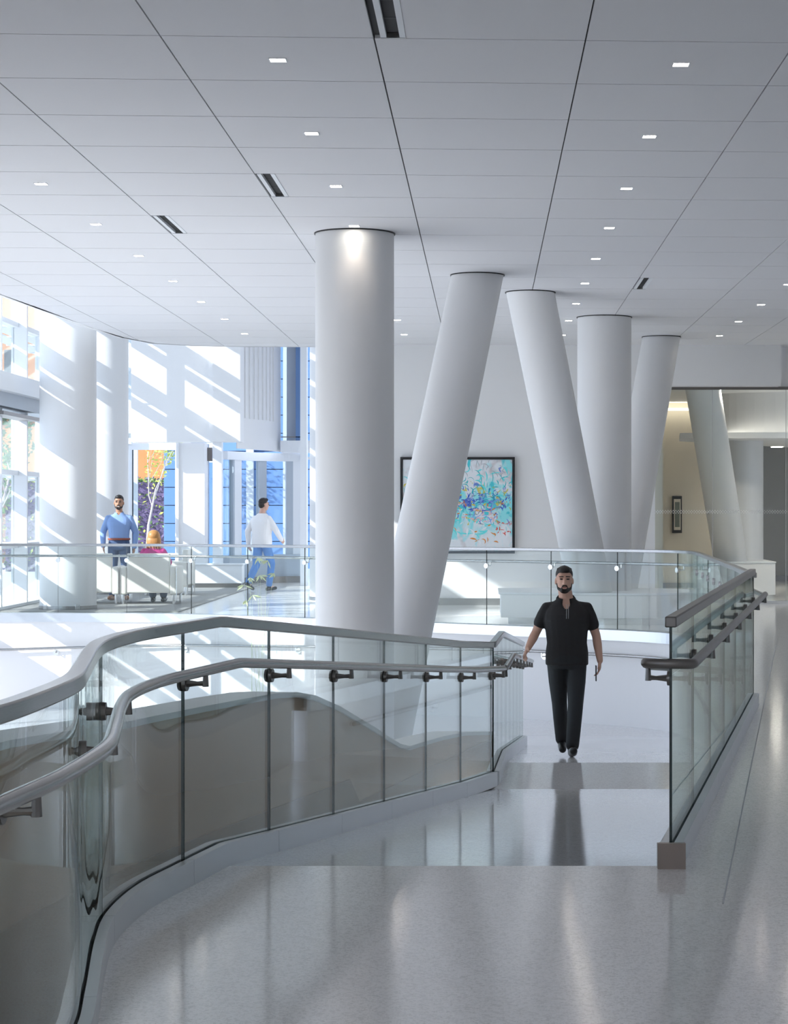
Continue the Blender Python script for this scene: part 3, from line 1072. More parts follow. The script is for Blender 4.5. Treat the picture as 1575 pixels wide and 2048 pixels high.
def railing(name, path, arcs, zf, label, side=1, hand=.90, off=.10, shoe=True, glassm=M_GLASS, shoem=M_SHOE, capm=M_STEEL, handm=M_STEEL, hand_ext=None, shoe_seams=True, top=1.105, brk=True):
    e = empty(name, (path[len(path) // 2][0], path[len(path) // 2][1], zf(*path[len(path) // 2])), label, 'railing', 'glass railings')
    for a, b in zip(arcs, arcs[1:]):
        p = slice_path(path, a + .004, b - .004)
        if len(p) < 2: continue
        if len(p) == 2:
            p = [p[0], ((p[0][0] + p[1][0]) / 2, (p[0][1] + p[1][1]) / 2), p[1]]
        o = MB().ribbon(p, -.006, .006, [zf(*q) + .05 for q in p], [zf(*q) + top - .03 for q in p], 0, 1).build('glass_panel', [glassm, M_GEDGE], e)
        shade_auto(o, 30)
        if shoe:
            q = slice_path(path, a + .0015, b - .0015)
            z0 = [zf(*w) for w in q]
            zt = [z + .105 for z in z0]
            m = MB()
            m.ribbon(q, -.05, -.012, [z - .005 for z in z0], zt).ribbon(q, .012, .05, [z - .005 for z in z0], zt).ribbon(q, -.012, .012, z0, [z + .085 for z in z0], 1)
            shade_auto(m.build('base_shoe', [shoem, M_DARK], e), 30)
    P = slice_path(path, arcs[0], arcs[-1])
    cap = MB().ribbon(P, -.026, .026, [zf(*q) + top - .048 for q in P], [zf(*q) + top for q in P]).build('top_cap', capm, e)
    shade_auto(cap, 30); bevel(cap, .006)
    ns = normals(P)
    pts = [Vector((x + nx * off * side, y + ny * off * side, zf(x, y) + hand)) for (x, y), (nx, ny) in zip(P, ns)]
    if hand_ext: pts = hand_ext(pts)
    shade_auto(MB().tube(pts, .0225, 14).build('handrail', handm, e), 60)
    if brk:
        for s in arcs[(1 if arcs[0] == 0 else 0):]:
            bracket(e, path, min(s, arcs[-1] - .03), lambda x, y: zf(x, y), off, side, hand)
    return e


zr_ = lambda x, y: rz(y)
railing('glass_railing', LEFT, joint_arcs(LEFT, [1.3, 2.5, 3.72, 4.95, 6.18, 7.42, 8.62, 9.82, 11.02, 12.2, 13.38, 14.55, 15.77]), zr_,
        'S-curved glass railing with steel handrail sweeping along the left of the ramp')
railing('glass_railing', LEFT2, joint_arcs(LEFT2, [15.81, 16.55, 17.26, 18.05, 18.85, 19.65, 20.45, 21.2, 21.98]), zr_,
        'short glass railing past the corner at the landing, left of the walking man', glassm=M_GLASSL)
# straight railing on the right; its handrail wraps round the end to the ramp side
rj = [9.02 + (16.5 - 9.02) * k / 6 for k in range(7)]


def wrap(pts):
    pts = list(reversed(pts))
    last = pts[-1]
    z = last.z
    N = Vector((0.985, -0.1755, 0))
    D = Vector((0.1755, 0.985, 0))
    A = last
    out = pts[:-1] + [A + D * .03, A - D * .015 - N * .008, A - D * .03 - N * .03, A - D * .03 - N * .19, A - D * .015 - N * .207, A + D * .02 - N * .212]
    s0 = A - N * .212
    for k in range(1, 40):
        y = s0.y + k * .19
        if y > 16.3: break
        out.append(Vector((s0.x + (y - s0.y) * .178, y, .89 + rz(y))))
    return out


rr = railing('glass_railing', RIGHT, joint_arcs(RIGHT, rj), lambda x, y: 0.0, 'straight glass railing with wrap-around handrail on the right of the ramp',
             capm=M_STEELD, handm=M_STEELD, hand_ext=wrap, off=.10, glassm=glass('rail_glass_teal', (0.86, 0.935, 0.935)))
for s in joint_arcs(RIGHT, rj)[:]:
    bracket(rr, RIGHT, max(.06, min(s, path_len(RIGHT) - .03)), lambda x, y: rz(y), .105, -1, .885, both=False, name='ramp_side_bracket')
# bronze end plate of the base
MB().box(0.755, 0.878, 8.985, 9.02, 0, .112).build('base_end_plate', pbr('bronze_plate', (.36, .30, .27), .4, .7), rr)

fr = empty('glass_railing', (0.07, 28.2, 0), 'long curved glass railing around the far side of the ramp well', 'railing', 'glass railings')
fa = joint_arcs(FAR, None, 1.08)
for a, b in zip(fa, fa[1:]):
    p = slice_path(FAR, a + .003, b - .003)
    o = MB().ribbon(p, -.006, .006, [.012] * len(p), [1.05] * len(p), 0, 1).build('glass_panel', [M_GLASSL, M_GEDGE], fr)
    shade_auto(o, 30)
shade_auto(bevel(MB().ribbon(FAR, -.03, .03, [1.028] * len(FAR), [1.07] * len(FAR)).build('top_cap', M_STEEL, fr), .006), 30)
ns = normals(FAR)
shade_auto(MB().tube([(x - nx * .09, y - ny * .09, .88) for (x, y), (nx, ny) in zip(FAR, ns)], .02, 10).build('handrail', M_STEEL, fr), 60)
for s in fa[1:-1]:
    (x, y), (nx, ny), d = point_at(FAR, s)
    N = Vector((nx, ny, 0)); P = Vector((x, y, 0.815))
    b = MB().cone(P + N * .006, P + N * .022, .036, .034, 20).tube([P - N * .006, P - N * .09, P - N * .09 + Vector((0, 0, .06))], .010, 8)
    shade_auto(b.build('bracket', M_CHROME, fr))
# handrail fixed to the white wall of the ramp well
hr = empty('wall_handrail', (0.07, 28.0, -1.2), 'thin steel handrail on the white curved wall behind the walking man', 'handrail')
hp = [(x + nx * .22, y + ny * .22, low_z(x) + .93) for (x, y), (nx, ny) in zip(FAR, ns) if y > 17]
shade_auto(MB().tube(hp, .021, 10).build('rail', M_STEEL, hr), 60)
for s in fa[1:-1:2]:
    (x, y), (nx, ny), d = point_at(FAR, s)
    if y < 18: continue
    N = Vector((nx, ny, 0)); P = Vector((x, y, low_z(x) + .86))
    b = MB().cone(P + N * .14, P + N * .16, .045, .043, 18).tube([P + N * .16, P + N * .22, P + N * .22 + Vector((0, 0, .06))], .011, 8)
    shade_auto(b.build('bracket', M_CHROME, hr))

# taupe sweeping half wall beyond the glass, with white cap and low glass
PW = [(-2.1, 3.0), (-1.95, 5.0), (-1.83, 7.0), (-1.76, 7.8), (-1.66, 8.6), (-1.57, 9.4)]
PW = catmull(PW, 6) + [(-1.59 + .183 * (y - 9.5) + .02, y) for y in (10.3, 11.0, 11.6, 12.0, 12.4, 12.7, 13.0, 13.5, 13.93, 14.3, 14.68, 15.0, 15.34, 16.2, 17.06, 17.8, 18.5)]
HT = [(3, .80), (7.6, .72), (8.5, .67), (9.2, .63), (10.3, .59), (11.0, .565), (11.6, .54), (12.0, .51), (12.4, .455), (13.0, .33), (13.5, .205), (13.93, .10), (14.3, .0), (14.68, -.095), (15.0, -.15), (15.34, -.165), (16.2, -.21), (17.06, -.27), (17.8, -.345), (18.5, -.42), (30, -.42)]


def ht(y):
    for (a, u), (b, v) in zip(HT, HT[1:]):
        if a <= y <= b: return u + (v - u) * (y - a) / (b - a)
    return HT[0][1]


PW2 = []
for a, b in zip(PW, PW[1:]):
    PW2 += [a, ((a[0] + b[0]) / 2, (a[1] + b[1]) / 2)]
PW2.append(PW[-1])
pw = empty('half_wall', (-1.4, 10.3, LOWZ), 'taupe sweeping half wall with white cap seen through the left glass', 'half wall')
tw = MB().ribbon(PW2, -.24, 0.0, [-1.6] * len(PW2), [ht(p[1]) - .03 for p in PW2]).build('wall_body', M_TAUPE, pw); shade_auto(tw, 30)
bw = MB().ribbon(PW2, -.02, 0.012, [-1.6] * len(PW2), [min(ht(p[1]) - .2, .02 - .035 * max(0, p[1] - 8)) if p[1] < 13.4 else -.22 - .026 * (p[1] - 13.4) - .12 for p in PW2]).build('wall_base', M_TAUPED, pw); shade_auto(bw, 30)
cw = MB().ribbon(PW2, -.26, 0.015, [ht(p[1]) - .03 for p in PW2], [ht(p[1]) for p in PW2]).build('wall_cap', M_WHITE, pw); shade_auto(cw, 30)

# ------------------------------------------------------------------ low white benches round the column feet
def bench(name, poly, z0, zt, label):
    xs_ = [p[0] for p in poly]; ys_ = [p[1] for p in poly]
    e = empty(name, (sum(xs_) / len(xs_), sum(ys_) / len(ys_), 0), label, 'bench')
    cx, cy = sum(xs_) / len(xs_), sum(ys_) / len(ys_)
    sh = lambda k: [(cx + (x - cx) * k, cy + (y - cy) * k) for x, y in poly]
    MB().prism(sh(.95), 0, z0).build('plinth', M_CHROME, e)
    bevel(MB().prism(poly, z0, zt - .03).build('body', M_WHITE, e), .008)
    bevel(MB().prism(sh(1.015), zt - .03, zt).build('top_slab', M_MULL, e), .006)
    return e


bp = [(0.215, 28.5), (0.9, 28.33), (1.6, 28.2)] + [(2.15 + .9 * math.sin(a), 28.15 + .95 - .95 * math.cos(a)) for a in [i * PI / 14 for i in range(0, 15)]] + [(0.215, 30.1)]
bench('curved_bench', bp, 0.09, 0.44, 'long low white curved bench around the column feet behind the walking man')
bp2 = [(3.75, 37.0), (4.3, 36.72), (5.22, 36.9), (5.22, 38.7), (3.95, 38.7)]
bench('reception_block', bp2, 0.06, 0.66, 'white block around the column foot behind the inner glass wall')

# ------------------------------------------------------------------ abstract painting
random.seed(21)
PXL, PXR = PX(800, 0, 34.1)[0], PX(1029, 0, 34.1)[0]
PZT, PZB = PX(0, 914, 34.1)[2], PX(0, 1107, 34.1)[2]
pt = empty('abstract_painting', ((PXL + PXR) / 2, 34.15, PZB), 'large abstract painting in turquoise, blue and orange in a black frame', 'painting')
fwid = .035
MB().box(PXL, PXR, 34.10, 34.2, PZT - fwid, PZT).box(PXL, PXR, 34.10, 34.2, PZB, PZB + fwid).box(PXL, PXL + fwid, 34.10, 34.2, PZB + fwid, PZT - fwid).box(PXR - fwid, PXR, 34.10, 34.2, PZB + fwid, PZT - fwid).build('frame', M_BLACK, pt)
mp = bpy.data.materials.new('canvas_paint'); mp.use_nodes = True
nt = mp.node_tree; N, L = nt.nodes, nt.links
tc = N.new('ShaderNodeTexCoord')
b_ = N['Principled BSDF']; b_.inputs['Roughness'].default_value = .7
cur = None


def layer(scale, seed, lo, hi, colr, prev, stretch=(1, 1, 1), zband=None):
    mpn = N.new('ShaderNodeMapping'); mpn.inputs['Location'].default_value = (seed, seed * 1.7, seed * .3); mpn.inputs['Scale'].default_value = stretch
    L.new(tc.outputs['Object'], mpn.inputs[0])
    n = N.new('ShaderNodeTexNoise'); n.inputs['Scale'].default_value = scale; n.inputs['Detail'].default_value = 6; n.inputs['Distortion'].default_value = 1.2
    L.new(mpn.outputs[0], n.inputs['Vector'])
    fac_ = n.outputs['Fac']
    if zband:
        sp = N.new('ShaderNodeSeparateXYZ'); L.new(tc.outputs['Object'], sp.inputs[0])
        rg = N.new('ShaderNodeValToRGB')
        els = rg.color_ramp.elements
        els[0].position = 0; els[0].color = (*[zband[0]] * 3, 1)
        els[1].position = 1; els[1].color = (*[zband[2]] * 3, 1)
        e2 = els.new(.5); e2.color = (*[zband[1]] * 3, 1)
        dv = N.new('ShaderNodeMath'); dv.operation = 'DIVIDE'; dv.inputs[1].default_value = PZT - PZB
        L.new(sp.outputs['Z'], dv.inputs[0]); L.new(dv.outputs[0], rg.inputs[0])
        ad = N.new('ShaderNodeMath'); ad.operation = 'ADD'; L.new(fac_, ad.inputs[0]); L.new(rg.outputs[0], ad.inputs[1])
        sb = N.new('ShaderNodeMath'); sb.operation = 'SUBTRACT'; sb.inputs[1].default_value = .3; L.new(ad.outputs[0], sb.inputs[0])
        fac_ = sb.outputs[0]
    rp = N.new('ShaderNodeMapRange'); rp.inputs['From Min'].default_value = lo; rp.inputs['From Max'].default_value = hi
    L.new(fac_, rp.inputs['Value'])
    mx = N.new('ShaderNodeMix'); mx.data_type = 'RGBA'
    L.new(rp.outputs[0], mx.inputs['Factor'])
    if prev is None: mx.inputs['A'].default_value = (.80, .84, .88, 1)
    else: L.new(prev, mx.inputs['A'])
    mx.inputs['B'].default_value = (*colr, 1)
    return mx.outputs['Result']


cur = layer(2.2, 3, .55, .7, (.62, .58, .60), cur)
cur = layer(2.6, 11, .50, .60, (.30, .80, .84), cur, (1, 1, .7), (.24, .36, .22))
cur = layer(5.0, 17, .58, .64, (.08, .62, .70), cur, (1, 1, .5), (.20, .36, .26))
cur = layer(6.0, 29, .62, .66, (.10, .20, .62), cur, (1, 1, .6), (.16, .37, .18))
cur = layer(6.0, 41, .64, .68, (.66, .60, .12), cur, (1, 1, .6), (.18, .37, .2))
cur = layer(7.0, 57, .68, .71, (.72, .26, .10), cur, (1, 1, .7), (.22, .36, .1))
L.new(cur, b_.inputs['Base Color'])
MB().box(PXL + fwid + .008, PXR - fwid - .008, 34.125, 34.19, PZB + fwid + .008, PZT - fwid - .008).build('canvas', mp, pt)
scol = {'teal': (.02, .50, .55), 'turquoise': (.15, .78, .80), 'blue': (.05, .12, .55), 'sky': (.25, .42, .80), 'ochre': (.70, .60, .10), 'orange': (.75, .28, .06), 'red': (.72, .12, .10), 'pink': (.80, .58, .58), 'dark': (.06, .16, .18), 'grey': (.45, .47, .52), 'white': (.86, .9, .94)}
W_, H_ = PXR - PXL, PZT - PZB


def stroke(mb, cx, cz, L_, wd, ang, curve):
    n = 7
    for i in range(n):
        pass
    pts = []
    x, z, a = cx, cz, ang
    for i in range(n):
        pts.append((x, z, a)); x += math.cos(a) * L_ / n; z += math.sin(a) * L_ / n; a += curve / n
    vs = []
    m_ = .02
    for i, (x, z, a) in enumerate(pts):
        w = wd * math.sin(PI * (i + .6) / (n + .2))
        for s in (-1, 1):
            xx = min(max(x - math.sin(a) * w * s, PXL + fwid + m_), PXR - fwid - m_); zz = min(max(z + math.cos(a) * w * s, PZB + fwid + m_), PZT - fwid - m_)
            vs.append((xx, 34.1235 - random.random() * .0012, zz))
    mb.add(vs, [(2 * i, 2 * i + 1, 2 * i + 3, 2 * i + 2) for i in range(n - 1)])


def zone(mb, n, u0, u1, v0, v1, L_, wd, vert=.3):
    for _ in range(n):
        cx = PXL + W_ * random.uniform(u0, u1); cz = PZB + H_ * random.uniform(v0, v1)
        ang = PI / 2 + random.gauss(0, .25) if random.random() < vert else random.uniform(-.6, .6)
        stroke(mb, cx, cz, L_ * random.uniform(.5, 1.3), wd * random.uniform(.5, 1.2), ang, random.gauss(0, 1.8))


plan_ = {'turquoise': [(46, .05, .98, .55, .86, .16, .012, .5), (30, .3, .75, .18, .36, .22, .016, .8)],
         'teal': [(40, .5, .95, .5, .8, .15, .008, .6), (14, .02, .2, .45, .8, .2, .008, .6)],
         'blue': [(34, .55, .92, .42, .66, .12, .009, .4), (18, .4, .7, .4, .56, .16, .009, .1)],
         'sky': [(26, .55, .98, .3, .62, .18, .010, .5)], 'ochre': [(22, .45, .95, .28, .7, .09, .013, .4), (8, .0, .2, .5, .7, .1, .013, .6)],
         'orange': [(16, .45, .95, .12, .45, .12, .012, .1)], 'red': [(22, .82, .98, .2, .36, .07, .009, .5)],
         'pink': [(18, .4, .8, .35, .5, .14, .018, .1), (10, .05, .3, .7, .95, .14, .018, .5)], 'dark': [(20, .5, .9, .28, .62, .12, .005, .4)],
         'grey': [(24, .5, .98, .75, .98, .14, .006, .8)], 'white': [(20, .3, .9, .1, .5, .14, .014, .3)]}
for cname, zs in plan_.items():
    mb = MB()
    for z in zs: zone(mb, *z)
    o = mk('brush_strokes', mb.v, mb.f, pbr('paint_' + cname, scol[cname], .6), pt, fix=False)
    o['kind'] = 'stuff'; o['label'] = cname + ' brush strokes'

sp_ = empty('small_picture', (PX(1354, 0, 41.8)[0], 41.8, PX(0, 1066, 41.8)[2]), 'small tall dark-framed picture on the beige wall behind glass', 'picture')
bx('frame', 1344, 1363, 992, 1066, 41.82, 41.9, M_BLACK, sp_)
bx('mat', 1347, 1360.5, 998, 1060, 41.812, 41.83, M_BEIGE, sp_)
bx('print', 1349, 1358.5, 1004, 1054, 41.806, 41.82, pbr('print_green', (.16, .18, .15), .6, vary=.4, vscale=14), sp_)

# cove strip on the shelf washing the white drum, a shelf downlight, and fill lamps added behind the inner glass wall
M_COVE = emit('cove_strip', (1, .93, .82), 3.0)
cl_ = slice_path(catmull([(4.3, 38.75), (4.9, 38.1), (5.8, 37.85), (7.2, 37.95), (8.6, 38.3)], 6), 0, 5)
tag(MB().ribbon(cl_, -.03, .03, [2.976] * len(cl_), [2.99] * len(cl_)).build('cove_strip', M_COVE), 'light strip on the shelf washing the white curved wall', 'light')
e = empty('shelf_downlight', (5.9, 41.5, 2.87), 'flat round downlight under the shelf at the right edge', 'ceiling light')
MB().cone((5.9, 41.5, 2.86), (5.9, 41.5, 2.87), .12, .12, 20).build('lens', M_LAMP, e)
l = bpy.data.lights.new('shelf_lamp', 'SPOT'); l.energy = 90; l.color = (1, .94, .84); l.spot_size = 2.6; l.spot_blend = .9; l.shadow_soft_size = .1
lo = bpy.data.objects.new('shelf_lamp_beam', l); COL.objects.link(lo); lo.parent = e; lo.location = (0, 0, -.03)
# fill lamps added above the bulkhead edge to brighten the room
for i, (X, Y) in enumerate(((4.1, 35.4), (6.0, 35.4))):
    e = empty('room_fill_light', (X, Y, 3.78), ['added warm fill light above the leaning column behind glass', 'added warm fill light at the right of the glass room'][i], 'ceiling light')
    MB().cone((X, Y, 3.765), (X, Y, 3.78), .07, .07, 20).build('lens', M_LAMP, e)
    l = bpy.data.lights.new('room_fill', 'SPOT'); l.energy = 70; l.color = (1, .9, .76); l.spot_size = 2.4; l.spot_blend = .9; l.shadow_soft_size = .07
    lo = bpy.data.objects.new('room_fill_beam', l); COL.objects.link(lo); lo.parent = e; lo.location = (0, 0, -.03)

# ------------------------------------------------------------------ lounge chairs
def make_chair(loc, rot, label, origin=None):
    if origin is not None:
        c = copy_tree(origin); c.location = loc; c.rotation_euler = (0, 0, rot)
        c['label'] = label
        return c
    e = empty('lounge_chair', (0, 0, 0), label, 'chair', 'cream lounge chairs')
    # built facing +Y
    bevel(MB().box(-.33, .33, -.34, .36, .26, .44).build('seat', M_CREAM, e), .03, 3)
    bevel(MB().box(-.36, .36, -.44, -.34, .20, .86).build('backrest', M_CREAM, e), .02, 3)
    for s in (-1, 1):
        bevel(MB().box(min(s * .36, s * .47), max(s * .36, s * .47), -.45, .38, .17, .64).build('arm', M_CREAM, e), .03, 3)
        for y in (-.41, .33):
            MB().cone((s * .425, y, .012), (s * .425, y, .20), .022, .022, 12).build('leg', M_CHROME, e)
        MB().box(min(s * .474, s * .465), max(s * .474, s * .465), -.46, -.44, .03, .62).build('edge_trim', M_CHROME, e)
    e.location = loc
    e.rotation_euler = (0, 0, rot)
    return e


ch = make_chair((-5.63, 34.7, 0.0), 0.0, 'cream lounge chair with the woman in magenta sitting in it')
make_chair((-6.62, 34.75, 0.0), 0.03, 'cream lounge chair in front of the man in the blue shirt', ch)
make_chair((-5.93, 38.2, 0.0), PI / 2, 'cream lounge chair seen from its side, behind the other two', ch)

# ------------------------------------------------------------------ people
def remesh(name, mb, voxel, smooth=4):
    me = bpy.data.meshes.new(name)
    me.from_pydata(mb.v, [], mb.f)
    bm = bmesh.new(); bm.from_mesh(me); bmesh.ops.recalc_face_normals(bm, faces=bm.faces); bm.to_mesh(me); bm.free()
    ob = bpy.data.objects.new('tmp', me); COL.objects.link(ob)
    r = ob.modifiers.new('r', 'REMESH'); r.mode = 'VOXEL'; r.voxel_size = voxel
    s = ob.modifiers.new('s', 'SMOOTH'); s.factor = .5; s.iterations = smooth
    dg = bpy.context.evaluated_depsgraph_get()
    out = bpy.data.meshes.new_from_object(ob.evaluated_get(dg))
    bpy.data.objects.remove(ob); bpy.data.meshes.remove(me)
    out.name = name
    for p in out.polygons: p.use_smooth = True
    return out


def cap(mb, a, b, r0, r1, seg=14):
    a, b = Vector(a), Vector(b)
    mb.cone(a, b, r0, r1, seg)
    mb.sphere(a, r0 * .999, seg, 8); mb.sphere(b, r1 * .999, seg, 8)


def chain(mb, pts, rs):
    for i in range(len(pts) - 1):
        cap(mb, pts[i], pts[i + 1], rs[i], rs[i + 1])


def loft(mb, rings, seg=22):
    """rings: (centre, rx, ry)"""
    vs = []
    for c, rx, ry in rings:
        for i in range(seg):
            a = 2 * PI * i / seg
            ca, sa = math.cos(a), math.sin(a)
            k = 1 / (abs(ca) ** 2.5 + abs(sa) ** 2.5) ** (1 / 2.5)
            vs.append((c[0] + ca * k * rx, c[1] + sa * k * ry, c[2]))
    n = len(rings)
    fs = [(j * seg + i, j * seg + (i + 1) % seg, (j + 1) * seg + (i + 1) % seg, (j + 1) * seg + i) for j in range(n - 1) for i in range(seg)]
    fs += [tuple(range(seg - 1, -1, -1)), tuple(range((n - 1) * seg, n * seg))]
    mb.add(vs, fs)


def torso_rings(J, w, dp, g, hem=None):
    nk, ch, wa, pe = (Vector(J[k]) for k in ('neck', 'chest', 'waist', 'pelvis'))
    sh = (Vector(J['shL']) + Vector(J['shR'])) / 2
    D = lambda a, b, t: a.lerp(b, t)
    up_ = sh.lerp(nk, .62)
    R = [(pe - Vector((0, 0, .06)) if hem is None else pe + Vector((0, 0, hem)), .166, .112)]
    if hem is None or hem < .05: R.append((D(pe, wa, .3), .166, .114))
    R += [(wa, .155, .112), (D(wa, ch, .5), .164, .116), (ch, .178, .120), (D(ch, sh, .45), .180, .112),
          (D(ch, sh, .8), .172, .098), (sh + Vector((0, 0, .012)), .150, .084), (up_, .098, .072), (nk, .062, .060)]
    return [(c, rx * w * g, ry * dp * g) for c, rx, ry in R]


def hand(mb, w, d, side, curl=.35, fwd=Vector((0, -1, 0))):
    """palm, four unequal bent fingers and a thumb leaving the side of the palm; fwd is where the thumb points"""
    d = Vector(d).normalized()
    n = d.cross(fwd).normalized()            # across the thin direction of the palm
    f = n.cross(d).normalized() * (-1)
    if f.dot(fwd) < 0: f = -f
    inn = n if (n.x * side) < 0 else -n      # palm side, towards the body
    M = Matrix((f, n, d)).transposed()
    c = Vector(w) + d * .05
    mb.sphere(c, (.040, .017, .052), 14, 9, rot=M)
    for i, (o, L) in enumerate(((.028, .070), (.010, .078), (-.010, .073), (-.027, .058))):
        p = Vector(w) + d * .085 + f * o
        q = p + d * L * .5 + inn * L * .5 * curl * .5
        r = q + d * L * .45 * (1 - curl * .6) + inn * L * .5 * curl
        chain(mb, [p - d * .03, p, q, r], [.0095, .0095, .0085, .007])
    p = Vector(w) + d * .03 + f * .03
    q = p + d * .028 + f * .022 + inn * .008
    r = q + d * .03 + f * .006 + inn * .01
    chain(mb, [p - f * .012, p, q, r], [.013, .012, .010, .008])


def person(J, S, loc, rot, label, name='person'):
    """J: joints in local space (facing -Y, ground z=0); S: style"""
    e = empty(name, (0, 0, 0), label, 'person')
    skin = pbr('skin_' + S['id'], S['skin'], .5, vary=.05, vscale=30)
    hd = Vector(J['head']); hr_ = S.get('hr', 1.0)
    b = MB()
    # head: cranium, face, jaw, nose, brow, ears
    R = Euler(S.get('head_rot', (0, 0, 0))).to_matrix()
    P = lambda x, y, z: hd + R @ (Vector((x, y, z)) * hr_)
    b.sphere(P(0, .012, .035), Vector((.077, .095, .088)) * hr_, 20, 14, rot=R)
    b.sphere(P(0, -.022, -.03), Vector((.066, .070, .088)) * hr_, 20, 14, rot=R)
    b.sphere(P(0, -.045, -.082), Vector((.044, .042, .036)) * hr_, 16, 10, rot=R)
    b.sphere(P(-.03, -.01, -.06), Vector((.036, .05, .05)) * hr_, 14, 9, rot=R); b.sphere(P(.03, -.01, -.06), Vector((.036, .05, .05)) * hr_, 14, 9, rot=R)
    cap(b, P(0, -.088, .012), P(0, -.108, -.028), .010 * hr_, .015 * hr_)
    b.sphere(P(-.013, -.096, -.032), .010 * hr_); b.sphere(P(.013, -.096, -.032), .010 * hr_)
    cap(b, P(-.045, -.078, .028), P(.045, -.078, .028), .012 * hr_, .012 * hr_)
    cap(b, P(-.02, -.085, -.062), P(.02, -.085, -.062), .010 * hr_, .010 * hr_)
    for s in (-1, 1):
        b.sphere(P(s * .079, .012, -.012), Vector((.011, .022, .032)) * hr_, 12, 8, rot=R)
    nk = Vector(J['neck'])
    cap(b, nk, P(0, .015, -.05), .060 * S.get('neckw', 1), .055 * S.get('neckw', 1))
    ch_, wa, pe = Vector(J['chest']), Vector(J['waist']), Vector(J['pelvis'])
    w = S.get('w', 1.0); dp = S.get('d', 1.0)
    TR = Euler(S.get('torso_rot', (0, 0, 0))).to_matrix()
    loft(b, torso_rings(J, w, dp, .92))
    for s in ('L', 'R'):
        sh, el, wr = (Vector(J['sh' + s]), Vector(J['el' + s]), Vector(J['wr' + s]))
        cap(b, nk - Vector((0, 0, .07)), sh, .036, .040)
        chain(b, [sh, sh.lerp(el, .5), el, el.lerp(wr, .35), wr], [.046, .047, .041, .042, .029])
        hand(b, wr, Vector(J['hd' + s]) - wr, 1 if s == 'R' else -1, S.get('curl' + s, .4), Vector(S.get('fwd', (0, -1, 0))))
        hp_, kn, an = Vector(J['hip' + s]), Vector(J['kn' + s]), Vector(J['an' + s])
        chain(b, [hp_, hp_.lerp(kn, .5), kn, kn.lerp(an, .3), an], [.078, .068, .053, .053, .036])
        to = Vector(J['toe' + s])
        cap(b, an - Vector((0, 0, .03)), to, .034, .028)
    body = finish('body', remesh('body', b, .0065, 5), e, skin, recentre=False)
    # trousers
    t = MB()
    g = S.get('tg', 1.0)
    loft(t, [(pe + Vector((0, 0, zz)), rx * w, ry * dp) for zz, rx, ry in ((-.10, .150, .108), (-.05, .174, .122), (.02, .174, .122), (.10, .165, .118))])
    for s in ('L', 'R'):
        hp_, kn, an = Vector(J['hip' + s]), Vector(J['kn' + s]), Vector(J['an' + s])
        chain(t, [hp_, hp_.lerp(kn, .5), kn, kn.lerp(an, .4), an.lerp(kn, .04)], [.100 * g, .092 * g, .075 * g, .072 * g, .064 * g])
    finish('trousers', remesh('trousers', t, .009, 5), e, S['trouser_m'], recentre=False)
    # shirt
    u = MB()
    k = S.get('sg', 1.0)
    loft(u, torso_rings(J, w, dp, 1.07 * k, S.get('hem', .02)))
    sl = S.get('sleeve', .55)
    for s in ('L', 'R'):
        sh, el, wr = (Vector(J['sh' + s]), Vector(J['el' + s]), Vector(J['wr' + s]))
        cap(u, nk - Vector((0, 0, .062)), sh, .046 * k, .052 * k)
        if sl < 1:
            chain(u, [sh, sh.lerp(el, sl * .5), sh.lerp(el, sl)], [.054 * k, .062 * k, .062 * k])
        else:
            chain(u, [sh, sh.lerp(el, .5), el, el.lerp(wr, .5), el.lerp(wr, .97)], [.054 * k, .060 * k, .056 * k, .050 * k, .042 * k])
    sm_ = remesh('shirt', u, .008, 5)
    if S.get('collar'):
        bmx = bmesh.new(); bmx.from_mesh(sm_)
        zv = nk.z - S.get('vneck', .085)
        kill = [f_ for f_ in bmx.faces if (lambda c: c.y < nk.y + .0 and c.z > zv and abs(c.x - nk.x) < .012 + (c.z - zv) * .62)(f_.calc_center_median()) or f_.calc_center_median().z > nk.z - .004]
        bmesh.ops.delete(bmx, geom=kill, context='FACES')
        bmx.to_mesh(sm_); bmx.free()
    so = finish('shirt', sm_, e, S['shirt_m'], recentre=False)
    # collar
    if S.get('collar'):
        c = MB()
        vs = []
        n = 22
        for i in range(n + 1):
            a = -PI / 2 + .42 + (2 * PI - .84) * i / n
            x_, y_ = math.cos(a), math.sin(a)
            lowf = .5 + .5 * (-y_)
            for rr_, zz in ((.062, -.004 - .02 * lowf), (.066, .022 - .045 * lowf), (.080, -.006 - .055 * lowf ** 2), (.076, -.022 - .055 * lowf)):
                vs.append(nk + Vector((x_ * rr_ * S.get('neckw', 1) * 1.02, y_ * rr_ * 1.05 - .012 * lowf, zz + .012)))
        fs = [(i * 4 + q, i * 4 + q + 1, (i + 1) * 4 + q + 1, (i + 1) * 4 + q) for i in range(n) for q in range(3)]
        fs += [(i * 4 + 3, i * 4, (i + 1) * 4, (i + 1) * 4 + 3) for i in range(n)] + [(0, 1, 2, 3), (n * 4 + 3, n * 4 + 2, n * 4 + 1, n * 4)]
        c.add(vs, fs)
        o = mk('collar', c.v, c.f, S['shirt_m'], so, True)
        o.location = WLOC[o.name]
    # shoes
    for s in ('L', 'R'):
        an, to = Vector(J['an' + s]), Vector(J['toe' + s])
        dr = (to - an); dr.z = 0
        q = MB()
        heel = Vector(J.get('heel' + s, an - dr.normalized() * .05 - Vector((0, 0, an.z - .035))))
        cap(q, heel, to, .037, .036); cap(q, heel.lerp(to, .55), to, .043, .036)
        cap(q, an - Vector((0, 0, .015)), heel.lerp(to, .25), .046, .040)
        shoe_ = finish('shoe', remesh('shoe', q, .007, 4), e, S['shoe_m'], recentre=False)
    # hair
    hm_ = S['hair_m']
    h = MB()
    style = S.get('hair', 'short')
